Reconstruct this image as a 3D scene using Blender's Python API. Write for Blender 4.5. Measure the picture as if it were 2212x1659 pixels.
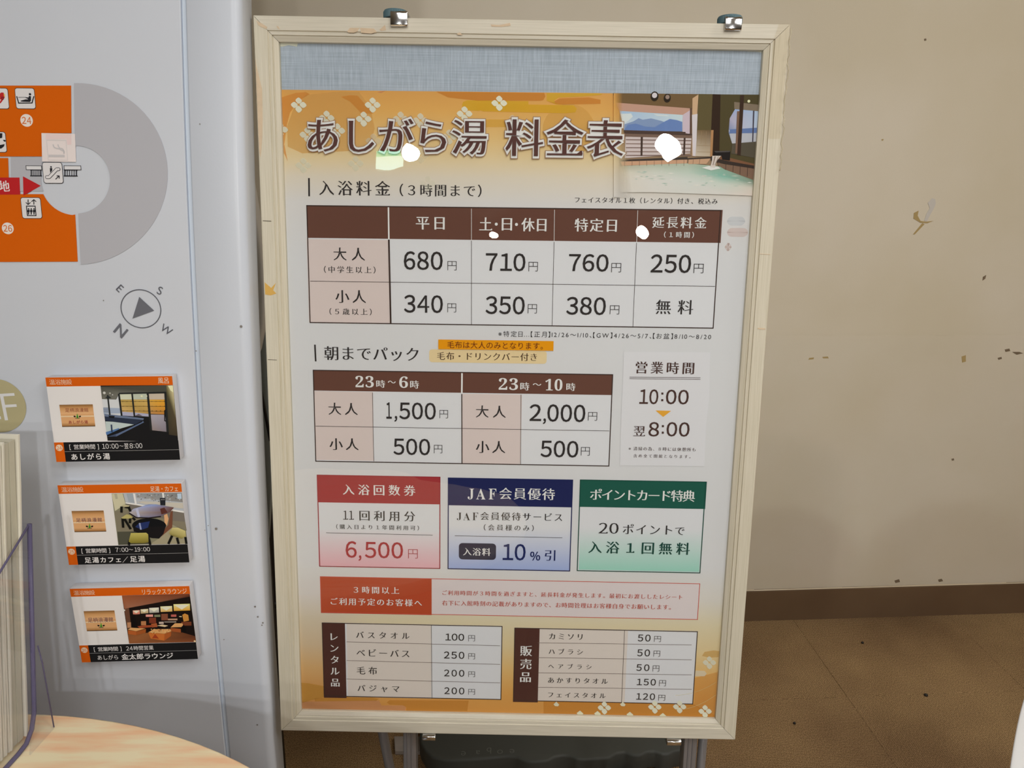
import bpy, bmesh, math, random
from mathutils import Vector, Matrix
from mathutils.geometry import tessellate_polygon
random.seed(7)
SC = bpy.context.scene
for _o in list(bpy.data.objects): bpy.data.objects.remove(_o)
COL = SC.collection
PI = math.pi
# ------------------------------------------------------------------ camera
FPX, CX, CY = 1661.0, 1106.0, 829.5
PITCH, ROLL = math.radians(17), math.radians(-.4)
EYE = Vector((0, 0, 1.40))
def cam_to_world(d):
    cr, sr, cp, sp = math.cos(ROLL), math.sin(ROLL), math.cos(PITCH), math.sin(PITCH)
    x, y, z = cr*d[0]+sr*d[1], -sr*d[0]+cr*d[1], d[2]
    return Vector((x, y*sp-z*cp, y*cp+z*sp))
def ray(px, py): return cam_to_world(((px-CX)/FPX, -(py-CY)/FPX, -1.0)).normalized()
cam = bpy.data.cameras.new('camera'); cam.sensor_width = 36; cam.lens = 36*FPX/2212; cam.clip_start = .02
cam_ob = bpy.data.objects.new('camera', cam); COL.objects.link(cam_ob); SC.camera = cam_ob
_r, _u, _b = cam_to_world((1, 0, 0)), cam_to_world((0, 1, 0)), cam_to_world((0, 0, 1))
cam_ob.matrix_world = Matrix(((_r.x, _u.x, _b.x, EYE.x), (_r.y, _u.y, _b.y, EYE.y), (_r.z, _u.z, _b.z, EYE.z), (0, 0, 0, 1)))
# ------------------------------------------------------------------ world, lights, exposure
SC.view_settings.view_transform = 'Standard'; SC.view_settings.look = 'None'
SC.view_settings.exposure = -0.12; SC.view_settings.gamma = 1; SC.view_settings.use_curve_mapping = False
wd = bpy.data.worlds.new('world'); SC.world = wd; wd.use_nodes = True
wd.node_tree.nodes['Background'].inputs[0].default_value = (.95, .96, 1, 1)
wd.node_tree.nodes['Background'].inputs[1].default_value = .35
CEIL = 2.6
SPOTS = [((-.776, -3.342), 2.4, (1, .99, .97), .075), ((.965, -3.176), 2.8, (1, .985, .965), .075), ((1.412, -7.116), 3.8, (1, .95, .88), .09), ((-.347, -7.738), 1.0, (1, .9, .72), .075)]
OVERHEAD = [((.42, .10), 5, (1, .99, .975), .09), ((-.35, -.30), 2.2, (.94, .97, 1), .12), ((1.5, .75), 15, (1, .955, .87), .12)]  # second and third are added fill for the board, wall and floor
FILL_PANELS = [((-.05, -.85), 13), ((1.5, -.7), 24)]  # unseen soft fill, added to even out the light and shadows
AIM = Vector((0.1, 1.0, 1.1))
# ------------------------------------------------------------------ helpers
def lin(v):
    v /= 255.0
    return v/12.92 if v <= .04045 else ((v+.055)/1.055)**2.4
def C(r, g, b, k=1.34, a=1.0): return (min(lin(r)*k, .92), min(lin(g)*k, .92), min(lin(b)*k, .92), a)
def link(o, parent=None):
    COL.objects.link(o)
    if parent is not None: o.parent = parent
    return o
def tag(o, label=None, cat=None, group=None, kind=None):
    for k, v in (('label', label), ('category', cat), ('group', group), ('kind', kind)):
        if v: o[k] = v
    return o
def empty(name, loc=(0, 0, 0), mat=None):
    o = bpy.data.objects.new(name, None); o.empty_display_size = .05; COL.objects.link(o)
    if mat is not None: o.matrix_world = mat
    else: o.location = loc
    return o
def mesh_ob(name, V, F, mat, parent=None, smooth=False):
    m = bpy.data.meshes.new(name); m.from_pydata([tuple(v) for v in V], [], F); m.update()
    if smooth:
        for p in m.polygons: p.use_smooth = True
    if mat: m.materials.append(mat)
    return link(bpy.data.objects.new(name, m), parent)
def bm_ob(name, bm, mat, parent=None, smooth=False, bevel=0, seg=2):
    bmesh.ops.recalc_face_normals(bm, faces=bm.faces)
    m = bpy.data.meshes.new(name); bm.to_mesh(m); bm.free()
    if smooth:
        for p in m.polygons: p.use_smooth = True
    if mat: m.materials.append(mat)
    o = link(bpy.data.objects.new(name, m), parent)
    if bevel:
        b = o.modifiers.new('bevel', 'BEVEL'); b.width = bevel; b.segments = seg; b.limit_method = 'ANGLE'
        for p in m.polygons: p.use_smooth = True
    return o
def add_box(bm, a, b, M=None):
    """box between corners a and b"""
    x0, y0, z0 = a; x1, y1, z1 = b
    vs = [bm.verts.new(Vector(p) if M is None else M @ Vector(p)) for p in ((x0,y0,z0),(x1,y0,z0),(x1,y1,z0),(x0,y1,z0),(x0,y0,z1),(x1,y0,z1),(x1,y1,z1),(x0,y1,z1))]
    for f in ((0,3,2,1),(4,5,6,7),(0,1,5,4),(1,2,6,5),(2,3,7,6),(3,0,4,7)): bm.faces.new([vs[i] for i in f])
def box(name, a, b, mat, parent=None, bevel=0, M=None):
    bm = bmesh.new(); add_box(bm, a, b, M); return bm_ob(name, bm, mat, parent, bevel=bevel)
def add_tube(bm, pts, r, n=16, caps=True):
    pts = [Vector(p) for p in pts]; rs = r if isinstance(r, (list, tuple)) else [r]*len(pts)
    rings = []; side = None
    for i, p in enumerate(pts):
        t = (pts[min(i+1, len(pts)-1)]-pts[max(i-1, 0)]).normalized()
        if side is None: side = t.orthogonal().normalized()
        side = (side - t*side.dot(t)).normalized(); up = t.cross(side)
        rings.append([bm.verts.new(p+(side*math.cos(2*PI*k/n)+up*math.sin(2*PI*k/n))*rs[i]) for k in range(n)])
    for a, b in zip(rings, rings[1:]):
        for k in range(n): bm.faces.new((a[k], a[(k+1) % n], b[(k+1) % n], b[k]))
    if caps: bm.faces.new(rings[0][::-1]); bm.faces.new(rings[-1])
def tube(name, pts, r, mat, parent=None, n=16):
    bm = bmesh.new(); add_tube(bm, pts, r, n); return bm_ob(name, bm, mat, parent, smooth=True)
def add_prism(bm, loop, off):
    """closed solid: polygon swept by a vector"""
    off = Vector(off); a = [bm.verts.new(Vector(p)) for p in loop]; b = [bm.verts.new(Vector(p)+off) for p in loop]
    n = len(a); bm.faces.new(a); bm.faces.new(b[::-1])
    for i in range(n): bm.faces.new((a[i], b[i], b[(i+1) % n], a[(i+1) % n]))
def lathe(name, prof, mat, parent=None, n=40, loc=(0, 0, 0), axis=None):
    bm = bmesh.new(); rings = []
    for r, z in prof: rings.append([bm.verts.new((r*math.cos(2*PI*k/n), r*math.sin(2*PI*k/n), z)) for k in range(n)])
    for a, b in zip(rings, rings[1:]):
        for k in range(n): bm.faces.new((a[k], a[(k+1) % n], b[(k+1) % n], b[k]))
    bm.faces.new(rings[0][::-1]); bm.faces.new(rings[-1])
    if axis is not None:
        q = Vector((0, 0, 1)).rotation_difference(Vector(axis)).to_matrix().to_4x4(); bmesh.ops.transform(bm, matrix=q, verts=bm.verts)
    bmesh.ops.translate(bm, vec=Vector(loc), verts=bm.verts)
    o = bm_ob(name, bm, mat, parent, smooth=False)
    for p in o.data.polygons: p.use_smooth = len(p.vertices) == 4
    return o
# ------------------------------------------------------------------ materials
def mat_new(name):
    m = bpy.data.materials.new(name); m.use_nodes = True; nt = m.node_tree
    return m, nt, nt.nodes['Principled BSDF'], nt.nodes, nt.links
def plain(name, col, rough=.5, metal=0, noise=0, nscale=40, bump=0, bscale=200, spec=.5, trans=0, ior=1.45, coat=0):
    m, nt, p, N, L = mat_new(name)
    p.inputs['Base Color'].default_value = (*col[:3], 1); p.inputs['Roughness'].default_value = rough; p.inputs['Metallic'].default_value = metal
    p.inputs['Specular IOR Level'].default_value = spec; p.inputs['Transmission Weight'].default_value = trans; p.inputs['IOR'].default_value = ior
    p.inputs['Coat Weight'].default_value = coat
    tc = N.new('ShaderNodeTexCoord')
    if noise:
        n = N.new('ShaderNodeTexNoise'); n.inputs['Scale'].default_value = nscale; n.inputs['Detail'].default_value = 5; L.new(tc.outputs['Object'], n.inputs['Vector'])
        r = N.new('ShaderNodeValToRGB'); r.color_ramp.elements[0].position = .3; r.color_ramp.elements[1].position = .7
        r.color_ramp.elements[0].color = (*[c*(1-noise) for c in col[:3]], 1); r.color_ramp.elements[1].color = (*[min(c*(1+noise), 1) for c in col[:3]], 1)
        L.new(n.outputs['Fac'], r.inputs['Fac']); L.new(r.outputs['Color'], p.inputs['Base Color'])
    if bump:
        n = N.new('ShaderNodeTexNoise'); n.inputs['Scale'].default_value = bscale; n.inputs['Detail'].default_value = 3; L.new(tc.outputs['Object'], n.inputs['Vector'])
        b = N.new('ShaderNodeBump'); b.inputs['Strength'].default_value = bump; b.inputs['Distance'].default_value = .001
        L.new(n.outputs['Fac'], b.inputs['Height']); L.new(b.outputs['Normal'], p.inputs['Normal'])
    return m
def grained(name, c0, c1, stretch, rough=.5, bump=.15, rings=False):
    m, nt, p, N, L = mat_new(name)
    tc = N.new('ShaderNodeTexCoord'); mp = N.new('ShaderNodeMapping'); mp.inputs['Scale'].default_value = stretch; L.new(tc.outputs['Object'], mp.inputs['Vector'])
    n = N.new('ShaderNodeTexNoise'); n.inputs['Scale'].default_value = 1; n.inputs['Detail'].default_value = 6; n.inputs['Distortion'].default_value = .6 if rings else .15; L.new(mp.outputs['Vector'], n.inputs['Vector'])
    src = n.outputs['Fac']
    if rings:
        w = N.new('ShaderNodeTexWave'); w.inputs['Scale'].default_value = 1.1; w.inputs['Distortion'].default_value = 9; w.inputs['Detail'].default_value = 3; w.inputs['Detail Scale'].default_value = .7
        L.new(mp.outputs['Vector'], w.inputs['Vector'])
        mx = N.new('ShaderNodeMath'); mx.operation = 'MULTIPLY_ADD'; mx.inputs[1].default_value = .35; L.new(w.outputs['Fac'], mx.inputs[0]); L.new(n.outputs['Fac'], mx.inputs[2]); src = mx.outputs[0]
    r = N.new('ShaderNodeValToRGB'); e = r.color_ramp.elements; e[0].position = .35; e[1].position = .62 if not rings else .9; e[0].color = (*c0[:3], 1); e[1].color = (*c1[:3], 1)
    L.new(src, r.inputs['Fac']); L.new(r.outputs['Color'], p.inputs['Base Color']); p.inputs['Roughness'].default_value = rough
    b = N.new('ShaderNodeBump'); b.inputs['Strength'].default_value = bump; b.inputs['Distance'].default_value = .0006; L.new(n.outputs['Fac'], b.inputs['Height']); L.new(b.outputs['Normal'], p.inputs['Normal'])
    return m
def print_mat(name, alpha=False, rough=.75):
    m, nt, p, N, L = mat_new(name)
    a = N.new('ShaderNodeAttribute'); a.attribute_name = 'Col'; L.new(a.outputs['Color'], p.inputs['Base Color']); p.inputs['Roughness'].default_value = rough
    p.inputs['Specular IOR Level'].default_value = .12
    if alpha: L.new(a.outputs['Alpha'], p.inputs['Alpha'])
    return m
def pane_mat(name, tint=(1, 1, 1), rough=.015, ior=1.47, graze=1.0):
    """clear thin sheet: see-through with mirror gloss by angle"""
    m, nt, p, N, L = mat_new(name); N.remove(p)
    t = N.new('ShaderNodeBsdfTransparent'); t.inputs[0].default_value = (*tint, 1)
    g = N.new('ShaderNodeBsdfGlossy'); g.inputs['Roughness'].default_value = rough
    f0 = ((ior-1)/(ior+1))**2; w = N.new('ShaderNodeLayerWeight'); w.inputs['Blend'].default_value = .5
    p5 = N.new('ShaderNodeMath'); p5.operation = 'POWER'; p5.inputs[1].default_value = 5; L.new(w.outputs['Facing'], p5.inputs[0])
    f = N.new('ShaderNodeMath'); f.operation = 'MULTIPLY_ADD'; f.inputs[1].default_value = graze-f0; f.inputs[2].default_value = f0; L.new(p5.outputs[0], f.inputs[0])
    tc = N.new('ShaderNodeTexCoord'); n = N.new('ShaderNodeTexNoise'); n.inputs['Scale'].default_value = 9; L.new(tc.outputs['Object'], n.inputs['Vector'])
    b = N.new('ShaderNodeBump'); b.inputs['Strength'].default_value = .17; b.inputs['Distance'].default_value = .004; L.new(n.outputs['Fac'], b.inputs['Height'])
    L.new(b.outputs['Normal'], g.inputs['Normal'])
    x = N.new('ShaderNodeMixShader'); L.new(f.outputs[0], x.inputs[0]); L.new(t.outputs[0], x.inputs[1]); L.new(g.outputs[0], x.inputs[2])
    L.new(x.outputs[0], N['Material Output'].inputs['Surface'])
    return m
M_PRINT = print_mat('printed ink'); M_PRINTA = print_mat('translucent ink', True); M_GLOSSPRINT = print_mat('glossy print', False, .3)
M_WHITE = plain('white enamel', C(188, 194, 204), .32, noise=.015, nscale=6, bump=.05, bscale=400)
M_WHITEP = plain('white panel face', C(187, 192, 201), .42, noise=.012, nscale=5)
M_CREAM_H = grained('cream wood along', C(180, 174, 158), C(191, 185, 170), (14, 900, 900), .5, .1)
M_CREAM_V = grained('cream wood upright', C(179, 172, 152), C(191, 184, 167), (900, 900, 14), .5, .1)
M_CHROME = plain('chrome', (.72, .73, .75), .12, 1, bump=.04, bscale=300)
M_STEEL = plain('dull steel', (.36, .36, .38), .36, .6, bump=.05, bscale=300)
M_BLUEKNOB = plain('blue grey plastic', C(72, 98, 106), .45)
M_BLACK = plain('black plastic', C(28, 27, 27), .4)
M_DARKPLASTIC = plain('dark grey plastic', C(60, 62, 59), .55, bump=.1, bscale=500)
M_WOODTOP = grained('maple table top', C(214, 173, 134), C(236, 204, 170), (9, 60, 40), .38, .02)
M_EDGE = plain('table edging', C(232, 200, 165), .5)
M_PAPER = plain('leaflet paper', C(204, 200, 186), .7, noise=.02)
M_PAPER2 = plain('cream leaflet paper', C(178, 174, 156), .7, noise=.03)
M_ACRYL = pane_mat('clear acrylic', (.965, .965, .98), .03, 1.47, .3)
M_ACRYLEDGE = plain('acrylic edge', C(124, 118, 152, 1.0), .15, trans=.4, ior=1.2)
M_GLAZE = pane_mat('poster glazing', (.985, .99, .985), .003)
M_TAPE = pane_mat('clear tape', (.97, .95, .91), .16, 1.5)
M_SHADECAB = plain('shade stand-in laminate', C(52, 46, 42), .45, noise=.1)  # dark so the added cabinet reads as shade in the gap
M_GREY = plain('grey panel', C(128, 132, 128), .5)
M_CHAIR = plain('white moulded plastic', C(236, 228, 220), .35, bump=.03)
# ------------------------------------------------------------------ lettering
# letter shapes come from the built-in font; each style moves the outline (wider stems, finer bars, end serifs)
_raw, _gc, _tubes = {}, {}, {}
def prefetch(chars):
    chars = [c for c in chars if c not in _raw and c != ' ']
    if not chars: return
    cu = bpy.data.curves.new('glyph', 'FONT'); cu.body = '\n'.join(chars); cu.size = 1; cu.space_line = 3; cu.resolution_u = 3
    ob = bpy.data.objects.new('glyph', cu); me = ob.to_mesh()
    vs = [(v.co.x, v.co.y) for v in me.vertices]; fs = [tuple(p.vertices) for p in me.polygons]
    ob.to_mesh_clear(); bpy.data.objects.remove(ob); bpy.data.curves.remove(cu)
    acc = [([], [], {}) for _ in chars]
    for f in fs:
        yc = sum(vs[i][1] for i in f)/len(f); k = int(round(-(yc-.35)/3)); k = max(0, min(len(chars)-1, k)); V, F, ix = acc[k]; g = []
        for i in f:
            key = (round(vs[i][0], 4), round(vs[i][1]+3*k, 4))
            if key not in ix: ix[key] = len(V); V.append((vs[i][0], vs[i][1]+3*k))
            g.append(ix[key])
        if len(set(g)) == len(g): F.append(tuple(g))
    for c, (V, F, ix) in zip(chars, acc): _raw[c] = (V, F)
STYLE = {'sans': (0, 0, 0), 'bold': (.020, .016, 0), 'thin': (-.010, -.010, 0), 'mincho': (.017, -.013, .5), 'minchobold': (.024, -.008, .62), 'title': (.016, -.013, .7), 'num': (.013, .010, 0), 'numthin': (-.012, -.012, 0)}
def loops_of(V, F):
    E = {}; FF = []
    for f in F:
        a = sum(V[f[i]][0]*V[f[(i+1) % len(f)]][1]-V[f[(i+1) % len(f)]][0]*V[f[i]][1] for i in range(len(f)))
        f = f if a > 0 else f[::-1]; FF.append(f)
        for i in range(len(f)): E[(f[i], f[(i+1) % len(f)])] = 1
    nxt = {}
    for e in E:
        if (e[1], e[0]) not in E: nxt.setdefault(e[0], []).append(e[1])
    loops = []
    while nxt:
        s = next(iter(nxt)); lp = [s]; c = s
        while True:
            o = nxt.get(c)
            if not o: break
            d = o.pop()
            if not o: del nxt[c]
            if d == s: break
            lp.append(d); c = d
        if len(lp) > 2: loops.append(lp)
    return loops
def oriented(V, F):
    r = []
    for f in F:
        a = sum(V[f[i-1]][0]*V[f[i]][1]-V[f[i]][0]*V[f[i-1]][1] for i in range(len(f))); r.append(f if a > 0 else f[::-1])
    return r
def area2(l): return sum(l[i][0]*l[(i+1) % len(l)][1]-l[(i+1) % len(l)][0]*l[i][1] for i in range(len(l)))/2
def inside(p, l):
    c = False
    for i in range(len(l)):
        a, b = l[i], l[i-1]
        if (a[1] > p[1]) != (b[1] > p[1]) and p[0] < (b[0]-a[0])*(p[1]-a[1])/(b[1]-a[1])+a[0]: c = not c
    return c
def fill_loops(loops):
    """fill outlines island by island, each with its own holes"""
    outer = [l for l in loops if area2(l) > 1e-6]; holes = [l for l in loops if area2(l) < -1e-6]; V, F = [], []
    own = [[] for _ in outer]
    for h in holes:
        best = None
        for k, o in enumerate(outer):
            if sum(inside(q, o) for q in h) > len(h)/2 and (best is None or area2(o) < area2(outer[best])): best = k
        if best is not None: own[best].append(h)
    for o, hs in zip(outer, own):
        flat = o+[p for h in hs for p in h]
        tri = tessellate_polygon([[Vector((p[0], p[1], 0)) for p in l] for l in [o]+hs]); k = len(V)
        V += [(p[0], p[1], 0.0) for p in flat]; F += [tuple(i+k for i in t) for t in tri]
    return V, F
def glyph(ch, style='sans'):
    key = (ch, style)
    if key in _gc: return _gc[key]
    if ch not in _raw: prefetch([ch])
    V, F = _raw[ch]; dx, dy, ser = STYLE[style]
    V = [(v[0], v[1], 0.0) for v in V]; V0 = V
    if (dx or dy or ser) and F:
        out = []; extra = []; moved = {}
        for lp in loops_of(V, F):
            n = len(lp); pts = [V[i] for i in lp]; nor = []
            for i in range(n):
                a, b = pts[i], pts[(i+1) % n]; ex, ey = b[0]-a[0], b[1]-a[1]; l = math.hypot(ex, ey) or 1; nor.append((ey/l, -ex/l, ex, ey, l))
            new = []
            for i in range(n):
                n0, n1 = nor[i-1], nor[i]
                nx = n0[0] if abs(n0[0]) > abs(n1[0]) else n1[0]; ny = n0[1] if abs(n0[1]) > abs(n1[1]) else n1[1]
                new.append((pts[i][0]+dx*nx, pts[i][1]+dy*ny)); moved[lp[i]] = new[-1]
            if ser:
                for i in range(n):
                    e = nor[i]; pv = nor[i-1]; nx_ = nor[(i+1) % n]
                    if .035 < e[4] < .1 and e[3] > 0 and abs(e[2]) < .35*e[4] and nx_[2] < -.12 and abs(nx_[3]) < .12*abs(nx_[2]) and pv[2] > .05 and abs(pv[3]) < .25*pv[2]:
                        t = new[(i+1) % n]; a = new[i]
                        extra.append([(t[0]-.15*ser-.03, t[1]-.004), (a[0]+.008, a[1]), (t[0]+.014, t[1]+.03*ser), (t[0]-.02, t[1]+.12*ser)])
            out.append([Vector((p[0], p[1], 0)) for p in new])
        V2, F2 = fill_loops([[(p[0], p[1]) for p in l] for l in out])
        ta = lambda W, f: abs(sum(W[f[i-1]][0]*W[f[i]][1]-W[f[i]][0]*W[f[i-1]][1] for i in range(len(f))))/2
        want = sum(area2([(p[0], p[1]) for p in l]) for l in out); got = sum(ta(V2, f) for f in F2)
        if abs(got-want) < .012*abs(want): V, F = V2, F2
        else:          # keep the font's own faces, outline moved, folded slivers dropped
            V = [(*moved.get(i, (v[0], v[1])), 0.0) for i, v in enumerate(V)]
            sg = lambda f: sum(V[f[i-1]][0]*V[f[i]][1]-V[f[i]][0]*V[f[i-1]][1] for i in range(len(f)))
            F = [f for f in (g for g in oriented(V0, F)) if sg(f) > 1e-7]
        for q in extra:
            k = len(V); V += [(p[0], p[1], 1.0) for p in q]; F.append((k, k+1, k+2, k+3))
    xs = [v[0] for v in V] or [0]; ys = [v[1] for v in V] or [0]
    _gc[key] = (V, F, (min(xs), min(ys), max(xs), max(ys)))
    return _gc[key]
def glyph_tube(ch, r):
    """raised rim round a letter (the white edging of the title)"""
    key = (ch, r)
    if key in _tubes: return _tubes[key]
    cu = bpy.data.curves.new('glyph', 'FONT'); cu.body = ch; cu.size = 1; cu.resolution_u = 3; cu.fill_mode = 'NONE'; cu.bevel_depth = r; cu.bevel_resolution = 1
    ob = bpy.data.objects.new('glyph', cu); me = ob.to_mesh()
    V = [tuple(v.co) for v in me.vertices]; F = [tuple(p.vertices) for p in me.polygons]
    ob.to_mesh_clear(); bpy.data.objects.remove(ob); bpy.data.curves.remove(cu)
    _tubes[key] = (V, F); return _tubes[key]
FULL = {c: chr(ord(c)+0xFEE0) for c in '0123456789,:/%()'}
# regions of the photograph that were enlarged to measure from: origin x, origin y, pixels per unit
REG = {'A': (580, 180, 540/2212), 'B': (1120, 180, 560/2212), 'C': (640, 430, 480/2212), 'D': (1100, 430, 540/2212), 'E': (640, 720, 500/2212), 'F': (1120, 720, 500/2212),
       'G': (640, 1000, 480/2212), 'H': (1100, 1000, 480/2212), 'I': (680, 1330, 420/2212), 'J': (1090, 1330, 480/2212), 'K': (930, 1240, 590/2212), 'L': (960, 1000, 300/1991),
       'P1': (100, 800, 300/2212), 'P2': (120, 1030, 300/2212), 'P3': (140, 1250, 300/2212), 'M': (0, 160, 240/1244), 'N': (0, 150, 450/1149), 'Q': (220, 590, 180/1757), 'R': (0, 780, 200/830), 'X': (0, 0, 1)}
def rpx(reg, x, y): a, b, s = REG[reg]; return a+x*s, b+y*s
class Ink:
    """flat print laid on a surface: flatten(px, py) -> (a, b) on the sheet, place(a, b, lift) -> 3D"""
    def __init__(self, flatten, place, reg='X', step=.0001): self.fl, self.pl, self.reg, self.step = flatten, place, reg, step; self.V, self.F, self.K = [], [], []
    def ab(self, x, y, reg=None): return self.fl(*rpx(reg or self.reg, x, y))
    def face(self, pts, cols, lift):
        k = len(self.V); self.V += [(p[0], p[1], lift) for p in pts]; self.F.append(tuple(range(k, k+len(pts)))); self.K.append(cols)
    def poly(self, pts, col, layer=1, reg=None, raw=False):
        P = pts if raw else [self.ab(x, y, reg) for x, y in pts]
        if len(P) == 3 or (len(P) == 4 and not isinstance(col, tuple)): 
            self.face(P, [col]*len(P) if isinstance(col, tuple) else col, layer*self.step); return
        tri = tessellate_polygon([[Vector((p[0], p[1], 0)) for p in P]])
        for t in tri: self.face([P[i] for i in t], [col]*3 if isinstance(col, tuple) else [col[i] for i in t], layer*self.step)
    def rect(self, x0, y0, x1, y1, col, layer=1, reg=None, col2=None):
        """corner to corner on the photo, square on the sheet; col2 = colour at the lower edge"""
        a0, b0 = self.ab(x0, y0, reg); a1, b1 = self.ab(x1, y1, reg); c2 = col2 or col
        self.face([(a0, b1), (a1, b1), (a1, b0), (a0, b0)], [c2, c2, col, col], layer*self.step)
    def line(self, x0, y0, x1, y1, w, col, layer=2, reg=None):
        p, q = self.ab(x0, y0, reg), self.ab(x1, y1, reg); d = math.hypot(q[0]-p[0], q[1]-p[1]) or 1; nx, ny = -(q[1]-p[1])/d*w/2, (q[0]-p[0])/d*w/2
        self.face([(p[0]+nx, p[1]+ny), (p[0]-nx, p[1]-ny), (q[0]-nx, q[1]-ny), (q[0]+nx, q[1]+ny)], [col]*4, layer*self.step)
    def frame(self, x0, y0, x1, y1, w, col, layer=3, reg=None):
        a0, b0 = self.ab(x0, y0, reg); a1, b1 = self.ab(x1, y1, reg)
        for q in ((a0, b0-w, a1, b0), (a0, b1, a1, b1+w), (a0, b1, a0+w, b0), (a1-w, b1, a1, b0)):
            self.face([(q[0], q[1]), (q[2], q[1]), (q[2], q[3]), (q[0], q[3])], [col]*4, layer*self.step)
    def disc(self, x, y, r, col, layer=2, reg=None, n=28, inner=0, a0=0, a1=2*PI, ry=None):
        """r in photo units of the region; inner > 0 makes a ring"""
        c = self.ab(x, y, reg); e = self.ab(x+r, y, reg); R = math.hypot(e[0]-c[0], e[1]-c[1]); Ry = R*(ry/r if ry else 1); k = inner/r
        P = [(c[0]+R*math.cos(a0+(a1-a0)*i/n), c[1]+Ry*math.sin(a0+(a1-a0)*i/n)) for i in range(n+1)]
        for i in range(n):
            if k: Q = [(c[0]+(p[0]-c[0])*k, c[1]+(p[1]-c[1])*k) for p in (P[i], P[i+1])]; self.face([P[i], P[i+1], Q[1], Q[0]], [col]*4, layer*self.step)
            else: self.face([c, P[i], P[i+1]], [col]*3, layer*self.step)
    def rrect(self, x0, y0, x1, y1, r, col, layer=2, reg=None):
        a0, b1 = self.ab(x0, y0, reg); a1, b0 = self.ab(x1, y1, reg); P = []
        for cx, cy, s in ((a1-r, b1-r, 0), (a0+r, b1-r, 1), (a0+r, b0+r, 2), (a1-r, b0+r, 3)):
            for i in range(5): t = (s+i/4)*PI/2; P.append((cx+r*math.cos(t), cy+r*math.sin(t)))
        c = ((a0+a1)/2, (b0+b1)/2)
        for i in range(len(P)): self.face([c, P[i], P[(i+1) % len(P)]], [col]*3, layer*self.step)
    def stamp(self, ch, style, ox, oy, sx, sy, col, layer, rot=0):
        V, F, b = glyph(ch, style); k = len(self.V); c, s = math.cos(rot), math.sin(rot)
        for v in V: x, y = v[0]*sx, v[1]*sy; self.V.append((ox+x*c-y*s, oy+x*s+y*c, (layer+v[2]*.4)*self.step))
        for f in F: self.F.append(tuple(i+k for i in f)); self.K.append([col]*len(f))
    def text(self, t, x0, y0, x1, y1, col, style='mincho', layer=4, reg=None, mode='c', rim=None):
        """fit the ink of t between two photo corners; c = evenly spaced square characters, p = close-set digits"""
        a0, bt = self.ab(x0, y0, reg); a1, bb = self.ab(x1, y1, reg)
        if mode == 'p':
            t = ''.join(FULL.get(c, c) for c in t); x = 0; lay = []
            for c in t:
                g = glyph(c, style)[2]; w = g[2]-g[0]; gap = .09 if c not in '，：' else .05
                lay.append((c, x-g[0])); x += w+gap
                if c == '１': lay[-1] = (c, lay[-1][1]+.05); x += .03
            x -= gap; gs = [glyph(c, style)[2] for c in t if c not in '，']
            lo, hi = min(g[1] for g in gs), max(g[3] for g in gs); sx = (a1-a0)/x; sy = (bt-bb)/(hi-lo); ex = 0
            if sx > 1.06*sy and len(t) > 1: ex = ((a1-a0)/sy-x)/(len(t)-1); sx = sy
            for q, (c, o) in enumerate(lay): self.stamp(c, style, a0+(o+q*ex)*sx, bb-lo*sy, sx, sy, col, layer)
            return
        if mode == 'm':      # half-width figures among square characters
            x = 0; lay = []
            for c in t:
                g = glyph(c, style)[2]; lay.append((c, x-g[0])); x += g[2]-g[0]+.24
            x -= .24; gs = [glyph(c, style)[2] for c in t if ord(c) > 0x3400]; lo, hi = min(g[1] for g in gs), max(g[3] for g in gs); sx = (a1-a0)/x; sy = (bt-bb)/(hi-lo)
            for c, o in lay: self.stamp(c, style, a0+o*sx, bb-lo*sy, sx, sy, col, layer)
            return
        t = ''.join(FULL.get(c, c) for c in t)
        ink = [(i, c, glyph(c, style)[2]) for i, c in enumerate(t) if c != ' ']
        big = [g for i, c, g in ink if c not in '。、・～：（）【】，…ー※／' or len(ink) < 2] or [g for i, c, g in ink]
        lo, hi = min(g[1] for g in big), max(g[3] for g in big); em = (bt-bb)/(hi-lo)
        i0, c0, g0 = ink[0]; i1, c1, g1 = ink[-1]
        if i1 == i0:
            sx = (a1-a0)/(g0[2]-g0[0]); self.stamp(c0, style, a0-g0[0]*sx, bb-lo*em, sx, em, col, layer); return
        if len(ink) >= 8: bb -= (bt-bb)*.06; em *= 1.13
        sx = em; pitch = ((a1-a0)-sx*(g1[2]-g0[0]))/(i1-i0)
        if pitch < em*.86: sx = (a1-a0)/((g1[2]-g0[0])+(i1-i0)*1.0); pitch = sx
        X0 = a0-sx*g0[0]-i0*pitch
        for i, c, g in ink:
            self.stamp(c, style, X0+i*pitch, bb-lo*em, sx, em, col, layer)
            if rim:
                for r, cc, ly in rim:
                    V, F = glyph_tube(c, r); k = len(self.V)
                    for v in V: self.V.append((X0+i*pitch+v[0]*sx, bb-lo*em+v[1]*em, (ly+v[2]/r*.8)*self.step))
                    for f in F: self.F.append(tuple(j+k for j in f)); self.K.append([cc]*len(f))
    def vtext(self, t, x0, y0, x1, y1, col, style, layer=4, reg=None):
        """column of characters, top to bottom"""
        a0, bt = self.ab(x0, y0, reg); a1, bb = self.ab(x1, y1, reg); g0, g1 = glyph(t[0], style)[2], glyph(t[-1], style)[2]; w = a1-a0
        em = w/max(glyph(c, style)[2][2]-glyph(c, style)[2][0] for c in t); n = len(t)
        pitch = ((bt-bb)-em*(g0[3]-g1[1]))/(n-1)
        for i, c in enumerate(t): g = glyph(c, style)[2]; self.stamp(c, style, (a0+a1)/2-(g[0]+g[2])/2*em, bt-g0[3]*em-i*pitch, em, em, col, layer)
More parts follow.
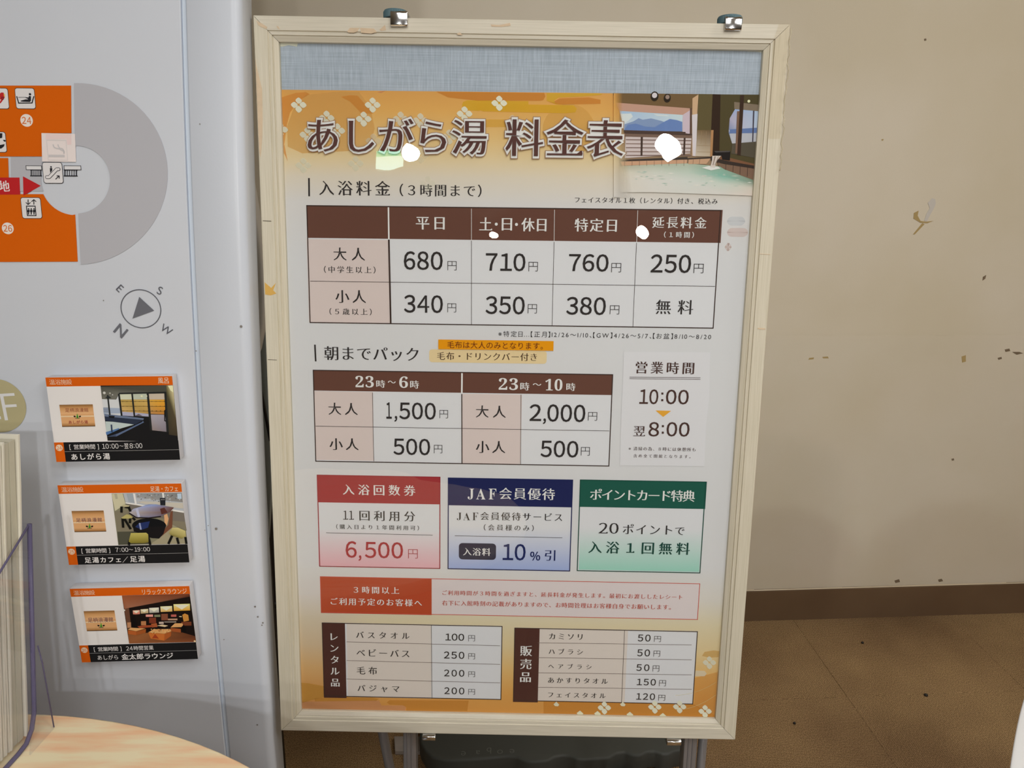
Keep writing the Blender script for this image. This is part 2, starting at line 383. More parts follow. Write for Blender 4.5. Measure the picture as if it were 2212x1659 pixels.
    def letter(self, ch, x, y, h, rot, col, style='sans', layer=3, reg=None):
        """one rotated letter centred on a photo point, h = cap height in region units"""
        c = self.ab(x, y, reg); e = self.ab(x, y+h, reg); H = abs(e[1]-c[1]); g = glyph(ch, style)[2]; s = H/(g[3]-g[1]); r = math.radians(rot)
        mx, my = (g[0]+g[2])/2*s, (g[1]+g[3])/2*s
        self.stamp(ch, style, c[0]-(mx*math.cos(r)-my*math.sin(r)), c[1]-(mx*math.sin(r)+my*math.cos(r)), s, s, col, layer, r)
    def build(self, name, parent, mat=None, cut=0):
        me = bpy.data.meshes.new(name)
        if cut:      # follow a curved surface: cut the faces into strips first
            bm = bmesh.new(); lay = bm.loops.layers.float_color.new('Col')
            vs = [bm.verts.new(v) for v in self.V]
            for f, k in zip(self.F, self.K):
                try: fc = bm.faces.new([vs[i] for i in f])
                except Exception: continue
                for l, c in zip(fc.loops, k): l[lay] = c
            ys = [v[1] for v in self.V]; y = math.floor(min(ys)/cut)*cut+cut
            while y < max(ys):
                big = [f for f in bm.faces if min(v.co.y for v in f.verts) < y-1e-6 and max(v.co.y for v in f.verts) > y+1e-6 and max(v.co.y for v in f.verts)-min(v.co.y for v in f.verts) > cut*.8]
                if big:
                    g = set(big)
                    for f in big: g.update(f.edges); g.update(f.verts)
                    bmesh.ops.bisect_plane(bm, geom=list(g), plane_co=(0, y, 0), plane_no=(0, 1, 0))
                y += cut
            for v in bm.verts: v.co = self.pl(*v.co)
            bm.to_mesh(me); bm.free()
        else:
            me.from_pydata([tuple(self.pl(*v)) for v in self.V], [], self.F); me.update()
            ca = me.color_attributes.new('Col', 'FLOAT_COLOR', 'CORNER'); buf = []
            for k in self.K:
                for c in k: buf += c
            ca.data.foreach_set('color', buf)
        me.materials.append(mat or M_PRINT)
        return link(bpy.data.objects.new(name, me), parent)
# ------------------------------------------------------------------ the room
AZ = math.radians(3.6)                                   # the wall runs a little away to the right
WU = Vector((math.cos(AZ), math.sin(AZ), 0)); WN = Vector((-math.sin(AZ), math.cos(AZ), 0))
def hit_z(px, py, z): d = ray(px, py); return EYE+d*((z-EYE.z)/d.z)
def hit_plane(px, py, P, n): d = ray(px, py); return EYE+d*((P-EYE).dot(n)/d.dot(n))
W0 = hit_z(1607, 1341.5, 0)+WN*.004                      # a point on the wall foot
def wallp(s, z, off=0): return W0+WU*s-WN*off+Vector((0, 0, z))
def wall_sz(px, py): p = hit_plane(px, py, W0, WN); return (p-W0).dot(WU), p.z
# wall paint with faint mottling
def wall_mat():
    m, nt, p, N, L = mat_new('beige wall paint'); tc = N.new('ShaderNodeTexCoord')
    a = N.new('ShaderNodeTexNoise'); a.inputs['Scale'].default_value = 2.2; a.inputs['Detail'].default_value = 4; L.new(tc.outputs['Object'], a.inputs['Vector'])
    r = N.new('ShaderNodeValToRGB'); r.color_ramp.elements[0].position = .35; r.color_ramp.elements[1].position = .65
    r.color_ramp.elements[0].color = C(172, 163, 144, 1.78); r.color_ramp.elements[1].color = C(178, 170, 155, 1.78); L.new(a.outputs['Fac'], r.inputs['Fac']); L.new(r.outputs['Color'], p.inputs['Base Color'])
    b = N.new('ShaderNodeTexNoise'); b.inputs['Scale'].default_value = 420; L.new(tc.outputs['Object'], b.inputs['Vector'])
    bp = N.new('ShaderNodeBump'); bp.inputs['Strength'].default_value = .12; bp.inputs['Distance'].default_value = .001; L.new(b.outputs['Fac'], bp.inputs['Height']); L.new(bp.outputs['Normal'], p.inputs['Normal'])
    p.inputs['Roughness'].default_value = .48; return m
M_WALL = wall_mat(); M_ROOM = plain('room wall paint', C(150, 138, 118), .8, noise=.03, nscale=3); M_CEIL = plain('ceiling board', C(190, 185, 172), .9, noise=.02)
def slab(name, quad, t, mat, parent=None):
    bm = bmesh.new(); add_prism(bm, quad, t); return bm_ob(name, bm, mat, parent)
wall = slab('wall_back', [wallp(-4.2, 0), wallp(3.3, 0), wallp(3.3, CEIL), wallp(-4.2, CEIL)], WN*.1, M_WALL); wall['kind'] = 'structure'
YB, XL, XR = -10.6, -4.6, 4.6
PL, PR = wallp(-4.2, 0), wallp(3.3, 0)
for nm, a, b in (('wall_left', PL, Vector((PL.x, YB, 0))), ('wall_right', Vector((PR.x, YB, 0)), PR), ('wall_front', Vector((PL.x, YB, 0)), Vector((PR.x, YB, 0)))):
    d = (b-a).normalized(); n = Vector((-d.y, d.x, 0))
    if n.dot(Vector((0, -4, 0))-a) > 0: n = -n
    o = slab(nm, [a, b, b+Vector((0, 0, CEIL)), a+Vector((0, 0, CEIL))], n*.1, M_ROOM); o['kind'] = 'structure'
ceil = box('ceiling', (PL.x-.1, YB-.1, CEIL), (PR.x+.1, PR.y+.1, CEIL+.1), M_CEIL); ceil['kind'] = 'structure'
floor = box('floor', (PL.x-.1, YB-.1, -.12), (PR.x+.1, PR.y+.1, -.008), plain('concrete subfloor', (.12, .1, .08), .9, noise=.1)); floor['kind'] = 'structure'
# vinyl baseboard, glossy brown, with a thin pale bead of dirt and sealant on its upper edge
def base_mat():
    m, nt, p, N, L = mat_new('brown vinyl baseboard'); tc = N.new('ShaderNodeTexCoord'); a = N.new('ShaderNodeTexNoise'); a.inputs['Scale'].default_value = 5; L.new(tc.outputs['Object'], a.inputs['Vector'])
    r = N.new('ShaderNodeValToRGB'); r.color_ramp.elements[0].color = C(88, 68, 52); r.color_ramp.elements[1].color = C(108, 88, 68); L.new(a.outputs['Fac'], r.inputs['Fac']); L.new(r.outputs['Color'], p.inputs['Base Color'])
    p.inputs['Roughness'].default_value = .2; return m
BH = (hit_plane(1611.6, 1273.7, W0, WN)).z
bb = bmesh.new(); pr = [(0, 0), (.006, 0), (.006, BH-.006), (.003, BH-.001), (0, BH)]
add_prism(bb, [wallp(-4.2, z, o) for o, z in pr], WU*7.5)
base = bm_ob('baseboard_back', bb, base_mat()); base['kind'] = 'structure'
rnd = random.Random(3); Ib = []; bm = bmesh.new(); s = -1.5
while s < 1.3:      # uneven sealant bead
    w = rnd.uniform(.04, .12); h = rnd.uniform(.0015, .0035); q = [wallp(s, BH-.001, .007), wallp(s+w, BH-.001, .007), wallp(s+w, BH+h, .0045), wallp(s, BH+h*.8, .0045)]
    f = [bm.verts.new(v) for v in q]; bm.faces.new(f); s += w
bm_ob('sealant_bead', bm, plain('old sealant', C(186, 172, 148), .35), base)
# damage and stains on the wall: chipped paint, scuffs
M_CHIP = plain('bare plaster', C(186, 181, 174), .8); M_STAIN = plain('yellowed stain', C(160, 138, 92), .8); M_SCUFF = plain('dark scuff', C(112, 96, 76), .8)
def wall_blob(name, pts, mat, lift=.0009):
    P = []
    for x, y in pts: s_, z_ = wall_sz(x, y); P.append(wallp(s_, z_, lift))
    bm = bmesh.new(); add_prism(bm, P, WN*(lift-.0002)); return bm_ob(name, bm, mat, wall)
wall_blob('chipped_paint', [(2013, 428), (2020, 430), (2021, 440), (2016, 452), (2009, 464), (2002, 478), (1996, 477), (2001, 462), (2008, 450), (2004, 438)], M_CHIP)
wall_blob('stain', [(1974, 460), (1984, 455), (1982, 466), (1988, 477), (2000, 479), (2016, 477), (2003, 482), (1988, 481), (1973, 472)], M_STAIN)
wall_blob('stain', [(1992, 482), (1997, 484), (1976, 506), (1972, 506)], M_STAIN)
for pts, mt in (([(2077, 770), (2086, 767), (2086, 781), (2078, 783)], M_STAIN), ([(2170, 755), (2180, 753), (2182, 758), (2172, 760)], M_SCUFF), ([(2186, 760), (2202, 760), (2210, 763), (2196, 766)], M_SCUFF),
                ([(2155, 773), (2163, 771), (2164, 775), (2157, 777)], M_SCUFF), ([(1776, 771), (1788, 770), (1790, 774), (1778, 774)], M_STAIN), ([(1748, 773), (1758, 772), (1757, 776), (1746, 777)], M_STAIN),
                ([(2055, 991), (2060, 990), (2061, 994), (2056, 995)], M_SCUFF), ([(2123, 598), (2130, 594), (2128, 602), (2122, 606)], M_SCUFF), ([(1996, 84), (2000, 83), (2001, 87), (1997, 88)], M_SCUFF),
                ([(1932, 1254), (1942, 1251), (1944, 1257), (1934, 1259)], M_SCUFF), ([(2026, 1252), (2034, 1250), (2037, 1255), (2028, 1257)], M_SCUFF), ([(1904, 301), (1908, 300), (1908, 303), (1905, 304)], M_STAIN)):
    wall_blob('scuff', pts, mt)
# carpet tiles, laid with the pile turned a quarter from tile to tile
def carpet(name, horiz):
    m, nt, p, N, L = mat_new(name); tc = N.new('ShaderNodeTexCoord'); mp = N.new('ShaderNodeMapping'); L.new(tc.outputs['Object'], mp.inputs['Vector'])
    mp.inputs['Rotation'].default_value[2] = PI/2 if horiz else 0
    g = N.new('ShaderNodeNewGeometry')
    a = N.new('ShaderNodeTexNoise'); a.inputs['Scale'].default_value = 2.6; a.inputs['Detail'].default_value = 4; L.new(g.outputs['Position'], a.inputs['Vector'])
    r = N.new('ShaderNodeValToRGB'); r.color_ramp.elements[0].position = .34; r.color_ramp.elements[1].position = .66
    r.color_ramp.elements[0].color = C(92, 75, 57, 2.5); r.color_ramp.elements[1].color = C(116, 98, 74, 2.5); L.new(a.outputs['Fac'], r.inputs['Fac'])
    f = N.new('ShaderNodeTexNoise'); f.inputs['Scale'].default_value = 420; f.inputs['Detail'].default_value = 2; L.new(tc.outputs['Object'], f.inputs['Vector'])
    fr = N.new('ShaderNodeValToRGB'); fr.color_ramp.elements[0].position = .4; fr.color_ramp.elements[0].color = (.55, .5, .45, 1); fr.color_ramp.elements[1].position = .62; fr.color_ramp.elements[1].color = (1.25, 1.2, 1.1, 1); L.new(f.outputs['Fac'], fr.inputs['Fac'])
    w = N.new('ShaderNodeTexWave'); w.inputs['Scale'].default_value = 62; w.inputs['Distortion'].default_value = 1.2; w.inputs['Detail'].default_value = 1; L.new(mp.outputs['Vector'], w.inputs['Vector'])
    wr = N.new('ShaderNodeValToRGB'); wr.color_ramp.elements[0].color = (.80, .78, .76, 1); wr.color_ramp.elements[1].color = (1.05, 1.05, 1.05, 1); L.new(w.outputs['Fac'], wr.inputs['Fac'])
    x = N.new('ShaderNodeMixRGB'); x.blend_type = 'MULTIPLY'; x.inputs[0].default_value = 1; L.new(r.outputs['Color'], x.inputs[1]); L.new(fr.outputs['Color'], x.inputs[2])
    y = N.new('ShaderNodeMixRGB'); y.blend_type = 'MULTIPLY'; y.inputs[0].default_value = 1; L.new(x.outputs[0], y.inputs[1]); L.new(wr.outputs['Color'], y.inputs[2]); L.new(y.outputs[0], p.inputs['Base Color'])
    b = N.new('ShaderNodeBump'); b.inputs['Strength'].default_value = .5; b.inputs['Distance'].default_value = .002
    ad = N.new('ShaderNodeMath'); ad.operation = 'ADD'; L.new(w.outputs['Fac'], ad.inputs[0]); L.new(f.outputs['Fac'], ad.inputs[1]); L.new(ad.outputs[0], b.inputs['Height']); L.new(b.outputs['Normal'], p.inputs['Normal'])
    p.inputs['Roughness'].default_value = .95; p.inputs['Specular IOR Level'].default_value = .1; return m
CT = [carpet('brown carpet pile across', True), carpet('brown carpet pile along', False)]
S0 = hit_z(1830, 1505, 0); TS = .5; tiles = []
for k in range(2):
    bm = bmesh.new(); h = TS/2-.0003; c = .0009
    P = [(-h, -h), (h, -h), (h, h), (-h, h)]
    lo = [bm.verts.new((x, y, -.008)) for x, y in P]; mi = [bm.verts.new((x, y, -c)) for x, y in P]; up = [bm.verts.new((x*(1-c/h), y*(1-c/h), 0)) for x, y in P]
    for a, b in ((lo, mi), (mi, up)):
        for i in range(4): bm.faces.new((a[i], a[(i+1) % 4], b[(i+1) % 4], b[i]))
    bm.faces.new(up); m = bpy.data.meshes.new('carpet_tile'); bm.to_mesh(m); bm.free(); m.materials.append(CT[k]); tiles.append(m)
first = True
for i in range(-6, 5):
    for j in range(-8, 1):
        c = S0+WU*((i+.5)*TS)+WN*((j+.5)*TS)
        me = tiles[(i+j) % 2]
        if j == 0:      # cut row along the wall
            me = tiles[(i+j) % 2].copy(); d = (W0-S0).dot(WN)-.001
            for v in me.vertices:
                if v.co.y > 0: v.co.y = d-TS/2+(v.co.y-TS/2)*0
        o = bpy.data.objects.new('carpet_tile', me); link(o, floor); o.location = (c.x, c.y, 0); o.rotation_euler = (0, 0, AZ)
# lumps of dirt on the carpet
for px, py, r in ((1863, 1389, .004), (2000, 1502, .0055), (1716, 1563, .0035)):
    p = hit_z(px, py, .001); lathe('crumb', [(r*.2, 0), (r, .0005), (r*.9, .003), (r*.3, .005)], M_BLACK, floor, 9, p)
# ------------------------------------------------------------------ lamps
M_LAMPBODY = plain('white lamp housing', C(210, 208, 200), .4)
def area(name, loc, power, col, size, direction, parent, sizey=None):
    l = bpy.data.lights.new(name, 'AREA'); l.energy = power; l.color = col; l.size = size
    if sizey: l.shape = 'RECTANGLE'; l.size_y = sizey
    else: l.shape = 'DISK'
    if name == 'lamp' and Vector(direction).y > .5: l.spread = math.radians(60)
    o = bpy.data.objects.new(name, l); COL.objects.link(o)
    o.matrix_world = Matrix.Translation(Vector(loc)) @ Vector(direction).to_track_quat('-Z', 'Y').to_matrix().to_4x4()
    if parent: o.parent = parent; o.matrix_parent_inverse = parent.matrix_world.inverted()
    return o
SL = ['white ceiling spotlight behind the viewer, left of centre', 'white ceiling spotlight behind the viewer, right of centre', 'white ceiling spotlight far back in the hall, on the right', 'white ceiling spotlight far back in the hall, on the left']
for ((x, y), pw, col, r), lb in zip(SPOTS, SL):
    p = Vector((x, y, CEIL-.17)); d = (AIM-p).normalized(); t = tag(empty('ceiling_spotlight', (x, y, CEIL)), lb, 'spotlight'); bpy.context.view_layer.update()
    lathe('housing', [(r*.7, -.02), (r*1.08, .0), (r*1.08, .13), (r*1.0, .13), (r*1.0, .02)], M_LAMPBODY, t, 28, (0, 0, -.17), None)
    h = t.children[0]; h.matrix_local = Matrix.Translation((0, 0, -.17)) @ d.to_track_quat('Z', 'Y').to_matrix().to_4x4() @ Matrix.Translation((0, 0, .17-.11))
    tube('stem', [(0, 0, 0), (0, 0, -.14)], .012, M_LAMPBODY, t)
    area('lamp', p+d*.035, pw, col, 2*r, d, t)
OL = ['recessed round downlight over the price poster', 'added round fill downlight over the leaflet table', 'added round fill downlight brightening the bare wall on the right']
for ((x, y), pw, col, r), lb in zip(OVERHEAD, OL):
    t = tag(empty('key_or_fill_downlight', (x, y, CEIL)), lb, 'downlight'); bpy.context.view_layer.update()
    lathe('trim_ring', [(r*1.0, 0), (r*1.0, -.006), (r*1.28, -.005), (r*1.3, 0)], M_LAMPBODY, t, 32)
    area('lamp', (x, y, CEIL-.012), pw, col, 2*r, (0, 0, -1), t)
for ((x, y), pw), lb in zip(FILL_PANELS, ('added square ceiling fill panel, left', 'added square ceiling fill panel, right')):
    t = tag(empty('added_fill_panel', (x, y, CEIL)), lb, 'ceiling light'); bpy.context.view_layer.update()
    bm = bmesh.new()
    for q in ((-.52, -.52, .52, -.5), (-.52, .5, .52, .52), (-.52, -.5, -.5, .5), (.5, -.5, .52, .5)): add_box(bm, (q[0], q[1], -.02), (q[2], q[3], 0))
    bm_ob('fill_panel_frame', bm, M_LAMPBODY, t); area('lamp', (x, y, CEIL-.012), pw, (1, .98, .94), .98, (0, 0, -1), t, .98)
# small lit exit box far behind the viewer, seen only mirrored in the poster glazing
def emit(name, col, k):
    m, nt, p, N, L = mat_new(name); p.inputs['Base Color'].default_value = (*col, 1); p.inputs['Emission Color'].default_value = (*col, 1); p.inputs['Emission Strength'].default_value = k
    return m
# ------------------------------------------------------------------ framed price poster: local x right, z up, y into the board, origin at the foot of the front face
FT, FU, FV = Vector((-.32136418, 1.02881276, 1.55390864)), Vector((.6549502, -.00438856, -.00678091)), Vector((-.00857707, -.11430949, -.95893678))
FX = FU.normalized(); FZ = -(FV-FX*FV.dot(FX)).normalized(); FY = FZ.cross(FX); FW, FH = .655, .9658
FO = FT+FU/2+FV
FM = Matrix(((FX.x, FY.x, FZ.x, FO.x), (FX.y, FY.y, FZ.y, FO.y), (FX.z, FY.z, FZ.z, FO.z), (0, 0, 0, 1))); FI = FM.inverted()
def floc(px, py, yl=0):
    e = FI @ EYE; d = FI.to_3x3() @ ray(px, py); p = e+d*((yl-e.y)/d.y); return p.x, p.z
frame = tag(empty('framed_poster', mat=FM), 'bathhouse price list poster in a cream wooden frame, held upright on a steel stand', 'framed poster')
PROF = [(0, .016), (0, .0005), (.0008, 0), (.0165, 0), (.0172, .0018), (.0182, .0018), (.0187, .0012), (.0215, .0014), (.0219, .0034), (.0229, .0034), (.0234, .0028), (.0285, .0052), (.029, .0085), (.029, .016)]
def rail(name, side):
    bm = bmesh.new(); rings = []; e = .00025
    L = FW if side in 'tb' else FH; mid = FH/2
    for end in (0, 1):
        rg = []
        for p, d in PROF:
            a = -L/2+p+e if end == 0 else L/2-p-e
            if side == 't': v = (a, d, FH-p)
            elif side == 'b': v = (a, d, p)
            elif side == 'l': v = (-FW/2+p, d, mid+a)
            else: v = (FW/2-p, d, mid+a)
            rg.append(bm.verts.new(v))
        rings.append(rg)
    n = len(PROF)
    for i in range(n): bm.faces.new((rings[0][i], rings[0][(i+1) % n], rings[1][(i+1) % n], rings[1][i]))
    bm.faces.new(rings[0]); bm.faces.new(rings[1])
    return bm_ob(name, bm, M_CREAM_H if side in 'tb' else M_CREAM_V, frame)
R_T, R_B, R_L, R_R = rail('frame_rail', 't'), rail('frame_rail', 'b'), rail('frame_rail', 'l'), rail('frame_rail', 'r')
# worn places on the rails
M_WORN = plain('bare worn wood', C(188, 168, 142), .7, noise=.06, nscale=120); M_TAPEBIT = plain('scrap of yellow tape', C(190, 150, 72), .5); M_SCRATCH = plain('dark scratch', C(92, 84, 70), .7)
def blob(name, pts, mat, parent, reg=None, y=-.00035):
    P = []
    for q in pts: x, z = floc(*(rpx(reg, *q) if reg else q)); P.append((max(min(x, FW/2-.0008), -FW/2+.0008), y, min(z, FH-.0008)))
    bm = bmesh.new(); add_prism(bm, P, (0, .0004, 0)); return bm_ob(name, bm, mat, parent)
REG['T'] = (520, 0, 600/2212); REG['T2'] = (1400, 0, 400/2212); REG['S'] = (480, 0, 220/730)
blob('worn_patch', [(848, 250), (870, 222), (945, 222), (930, 250), (900, 262), (860, 260)], M_WORN, R_T, 'T')
blob('worn_patch', [(950, 222), (1060, 228), (1085, 256), (1040, 268), (960, 262)], M_WORN, R_T, 'T')
blob('worn_patch', [(1105, 238), (1150, 198), (1158, 240), (1120, 246)], M_WORN, R_T, 'T')
blob('worn_patch', [(1990, 195), (2060, 200), (2145, 183), (2150, 205), (2080, 214), (2000, 212)], M_WORN, R_T, 'T')
blob('worn_patch', [(125, 165), (165, 185), (212, 215), (205, 232), (165, 215), (140, 200)], M_WORN, R_T, 'T')
blob('worn_patch', [(285, 208), (300, 210), (314, 236), (296, 228)], M_WORN, R_T, 'T')
blob('worn_patch', [(1720, 270), (1745, 258), (1768, 280), (1730, 279)], M_WORN, R_T, 'T')
blob('worn_patch', [(226, 418), (245, 470), (262, 540), (286, 640), (290, 850), (288, 980), (276, 1130), (266, 1090), (248, 850), (236, 640)], M_WORN, R_L, 'S')
blob('tape_scrap', [(572, 610), (586, 622), (596, 611), (590, 627), (597, 634), (585, 638), (573, 636)], M_TAPEBIT, R_L)
blob('scratch', [(568, 476), (586, 477), (586, 478.6), (568, 477.6)], M_SCRATCH, R_L)
blob('scratch', [(579, 776), (598, 777), (598, 778), (579, 777.2)], M_SCRATCH, R_L)
for q in ((1637, 708, 1653, 712), (1640, 548, 1664, 550)): blob('scratch', [(q[0], q[1]), (q[2], q[1]+1), (q[2], q[3]), (q[0], q[3]-1)], M_WORN, R_R)
# clear tape mended round the upper right corner, with curled glinting edges
bm = bmesh.new(); a = [floc(*rpx('T2', *q)) for q in ((1560, 285), (1690, 285), (1690, 330), (1575, 1659), (1425, 1659), (1500, 470))]
bm.faces.new([bm.verts.new((x, -.0006, z)) for x, z in a]); tp = bm_ob('clear_tape', bm, M_TAPE, frame)
bm = bmesh.new(); rr = random.Random(5); x1 = FW/2+.0006; z = FH-.004; pts = []
while z > FH-.175: pts.append((x1+rr.uniform(-.0006, .0016), -.0012+rr.uniform(-.001, .002), z)); z -= rr.uniform(.003, .008)
add_tube(bm, pts, .0006, 5); bm_ob('curled_tape_edge', bm, plain('tape curl', C(196, 186, 160), .08, trans=.3), tp, smooth=True)
# backing board covered in pale blue woven cloth
def cloth_mat():
    m, nt, p, N, L = mat_new('blue grey woven cloth'); tc = N.new('ShaderNodeTexCoord'); n1, r1 = [], []
    cols = []
    for sc in ((11, 1, 900), (600, 1, 34)):
        mp = N.new('ShaderNodeMapping'); mp.inputs['Scale'].default_value = sc; L.new(tc.outputs['Object'], mp.inputs['Vector'])
        n = N.new('ShaderNodeTexNoise'); n.inputs['Scale'].default_value = 1; n.inputs['Detail'].default_value = 3; L.new(mp.outputs['Vector'], n.inputs['Vector']); cols.append(n)
    ad = N.new('ShaderNodeMath'); ad.operation = 'ADD'; L.new(cols[0].outputs['Fac'], ad.inputs[0]); L.new(cols[1].outputs['Fac'], ad.inputs[1])
    r = N.new('ShaderNodeValToRGB'); r.color_ramp.elements[0].position = .36; r.color_ramp.elements[1].position = .72
    ml = N.new('ShaderNodeMath'); ml.operation = 'MULTIPLY'; ml.inputs[1].default_value = .5; L.new(ad.outputs[0], ml.inputs[0]); L.new(ml.outputs[0], r.inputs['Fac'])
    r.color_ramp.elements[0].color = C(146, 158, 172); r.color_ramp.elements[1].color = C(184, 194, 208); L.new(r.outputs['Color'], p.inputs['Base Color'])
    b = N.new('ShaderNodeBump'); b.inputs['Strength'].default_value = .5; b.inputs['Distance'].default_value = .0008; L.new(ml.outputs[0], b.inputs['Height']); L.new(b.outputs['Normal'], p.inputs['Normal'])
    p.inputs['Roughness'].default_value = .85; return m
back = box('backing_cloth', (-FW/2+.022, .0108, .022), (FW/2-.022, .0155, FH-.022), cloth_mat(), frame)
M_RES = plain('cream tape residue', C(205, 206, 192), .8)
for q in ([(285, 338), (455, 345), (448, 372), (380, 360), (330, 372), (288, 366)],): 
    P = [floc(*rpx('T', *p), .0107) for p in q]; bm = bmesh.new(); add_prism(bm, [(x, .0105, z) for x, z in P], (0, .0002, 0)); bm_ob('tape_residue', bm, M_RES, back)
P = [floc(*rpx('T2', *p), .0107) for p in [(1165, 590), (1380, 590), (1378, 632), (1290, 618), (1190, 616)]]; bm = bmesh.new(); add_prism(bm, [(x, .0105, z) for x, z in P], (0, .0002, 0)); bm_ob('tape_residue', bm, M_RES, back)
SY = .0100                                                 # depth of the poster sheet
def skew(b): return .0058*min(max((b-.145)/(.70-.145), 0), 1.1)   # the sheet hangs very slightly out of square in the frame
def FL(px, py): x, z = floc(px, py, SY); return x, z-skew(z)*x
PLc = lambda a, b, z: (a, SY-z, b+skew(b)*a)
def ink(reg='X'): return Ink(FL, PLc, reg)
# sheet with its printed ground: orange above, white, cream and orange below
prefetch(sorted(set('あしがら湯料金表入浴（３時間まで）フェイスタオル１枚レンタル付き、税込み平日土・休特定延長大人中学生以上小５歳無０１２３４５６７８９，：％円※…【正月】／～お盆朝ックパド毛布は大人のみとなります。リバー営業翌清掃為には休憩所も含め全て閉館回利用分購入より年可数券会員優待様サービス引ポイントカード典で予定客へごを過ぎと延長発生最初渡したシート右下館刻記載あり管理自身願いベバ品販売パジャマカミソリハブラヘアかす温施設風呂足柄浪漫太郎ウ地[]FGWJAESN2（）𝟎𝟏𝟐𝟑𝟔𝐉𝐀𝐅𝐆𝐖𝟐𝟑')))
KEYC = [(190, (206, 152, 84)), (240, (212, 164, 92)), (300, (214, 182, 124)), (345, (213, 194, 156)), (385, (208, 199, 184)), (440, (204, 202, 202)), (560, (202, 203, 207)), (1220, (203, 203, 206)), (1290, (204, 200, 194)), (1345, (206, 195, 166)), (1400, (208, 188, 146)), (1450, (210, 172, 110)), (1500, (206, 152, 82)), (1580, (198, 136, 66))]
def bgc(y, x):
    for (y0, c0), (y1, c1) in zip(KEYC, KEYC[1:]):
        if y <= y1: t = max(0, (y-y0)/(y1-y0)); c = [a+(b-a)*t for a, b in zip(c0, c1)]; break
    else: c = KEYC[-1][1]
    if y > 1240: t = min((y-1240)/160, 1)*max(0, 1-abs(x-650)/140); c = [c[0]*(1-.06*t), c[1]*(1-.08*t), c[2]*(1+.02*t)]
    return C(*c)
I = ink(); ys = sorted(set([199]+[y for y, _ in KEYC[1:-1]]+list(range(210, 430, 18))+list(range(1240, 1576, 18))+[1576])); xs = [-.302+.604*i/12 for i in range(13)]
zz = [FL(1100, y)[1] for y in ys]
for j in range(len(ys)-1):
    for i in range(12):
        xp = lambda k: 600+1040*k/12
        z0, z1 = zz[j], zz[j+1]
        I.face([(xs[i], z1), (xs[i+1], z1), (xs[i+1], z0), (xs[i], z0)], [bgc(ys[j+1], xp(i)), bgc(ys[j+1], xp(i+1)), bgc(ys[j], xp(i+1)), bgc(ys[j], xp(i))], 0)
sheet = I.build('poster_sheet', frame)
glaz = box('glazing', (-FW/2+.0275, .0070, .0275), (FW/2-.0275, .0071, FH-.0275), M_GLAZE, frame)
def mirrored(px, py, dist):
    n = FY; d = ray(px, py); P = EYE+d*((FO+FY*.007-EYE).dot(n)/d.dot(n)); return P+(d-n*2*d.dot(n))*dist
xp = mirrored(836, 338, 5.2); xb = tag(empty('exit_light_box', tuple(xp)), 'small green and white lit exit box hanging far behind the viewer, mirrored in the poster', 'sign')
box('light_box_case', (-.10, -.05, -.115), (.10, .0, .115), M_LAMPBODY, xb, .004)
box('green_field', (-.092, .0, .0), (.092, .003, .107), emit('green lit face', (.05, .8, .45), 7), xb); box('white_field', (-.092, .0, -.107), (.092, .003, -.001), emit('white lit face', (.6, .95, .85), 9), xb)
tube('drop_rod', [(0, -.025, .115), (0, -.025, CEIL-xp.z)], .006, M_LAMPBODY, xb)
# ------------------------------------------------------------------ what is printed on the poster
BR, BRD, PINKC, CELL, INKC = C(98, 66, 56), C(60, 46, 42), C(204, 191, 189), C(207, 208, 213), C(50, 46, 46)
WH = C(232, 226, 226)
# header pattern: clouds, moons, four-petal flowers
I = ink('A')
def A4(r, g, b, a): c = C(r, g, b); return (c[0], c[1], c[2], a)
TOPZ = FL(1100, 199)[1]
def clip_top(pts, reg): return [I.ab(x, y, reg) for x, y in pts]
def blobp(pts, col, layer, reg='A'): I.poly([(p[0], min(p[1], TOPZ)) for p in clip_top(pts, reg)], col, layer, raw=True)
def circ(cx, cy, r, n=36, ry=None): return [(cx+r*math.cos(2*PI*i/n), cy+(ry or r)*math.sin(2*PI*i/n)) for i in range(n)]
blobp([(960, 78)]+[(1180+250*math.cos(t), 255+250*math.sin(t)) for t in [math.radians(a) for a in range(-125, 236, 12)]], A4(216, 150, 112, .55), 1)
blobp([(95, 130), (240, 85), (330, 78), (365, 95), (260, 160), (190, 260), (160, 380), (140, 540), (170, 690), (110, 560), (95, 380)], A4(222, 150, 70, .5), 1)
blobp([(330, 100), (640, 72), (800, 80), (900, 200), (940, 400), (900, 560), (700, 600), (300, 620), (170, 560), (165, 380), (220, 230)], A4(214, 172, 100, .5), 1)
blobp([(640, 120), (720, 105), (790, 110), (850, 180), (930, 262), (905, 270), (820, 262), (720, 160)], A4(214, 146, 66, .6), 2)
blobp([(1712, 192), (1722, 165), (1760, 150), (2300, 158), (2300, 232), (1900, 232), (1860, 244), (1745, 238), (1718, 220)], A4(226, 172, 52, .75), 2)
blobp([(1690, 345), (1712, 322), (1900, 318), (2330, 322), (2345, 352), (2325, 385), (1720, 390), (1695, 372)], A4(224, 176, 72, .5), 2)
blobp([(-700, 72), (220, 82), (229, 112), (212, 143), (180, 149), (-350, 148), (-600, 120)], A4(206, 138, 60, .7), 3, 'B')
blobp([(305, 150), (340, 122), (560, 112), (700, 100), (720, 90), (640, 84), (560, 84), (240, 84), (240, 150), (420, 185), (330, 182)], A4(228, 176, 60, .7), 2, 'B')
blobp([(305, 155), (350, 128), (600, 120), (700, 140), (700, 175), (350, 182), (318, 172)], A4(208, 140, 60, .6), 3, 'B')
blobp([(-360, 172), (470, 188), (498, 215), (485, 248), (400, 256), (-300, 240), (-370, 215)], A4(228, 170, 52, .75), 3, 'B')
blobp(circ(430, 400, 225), A4(224, 176, 96, .5), 2, 'B')
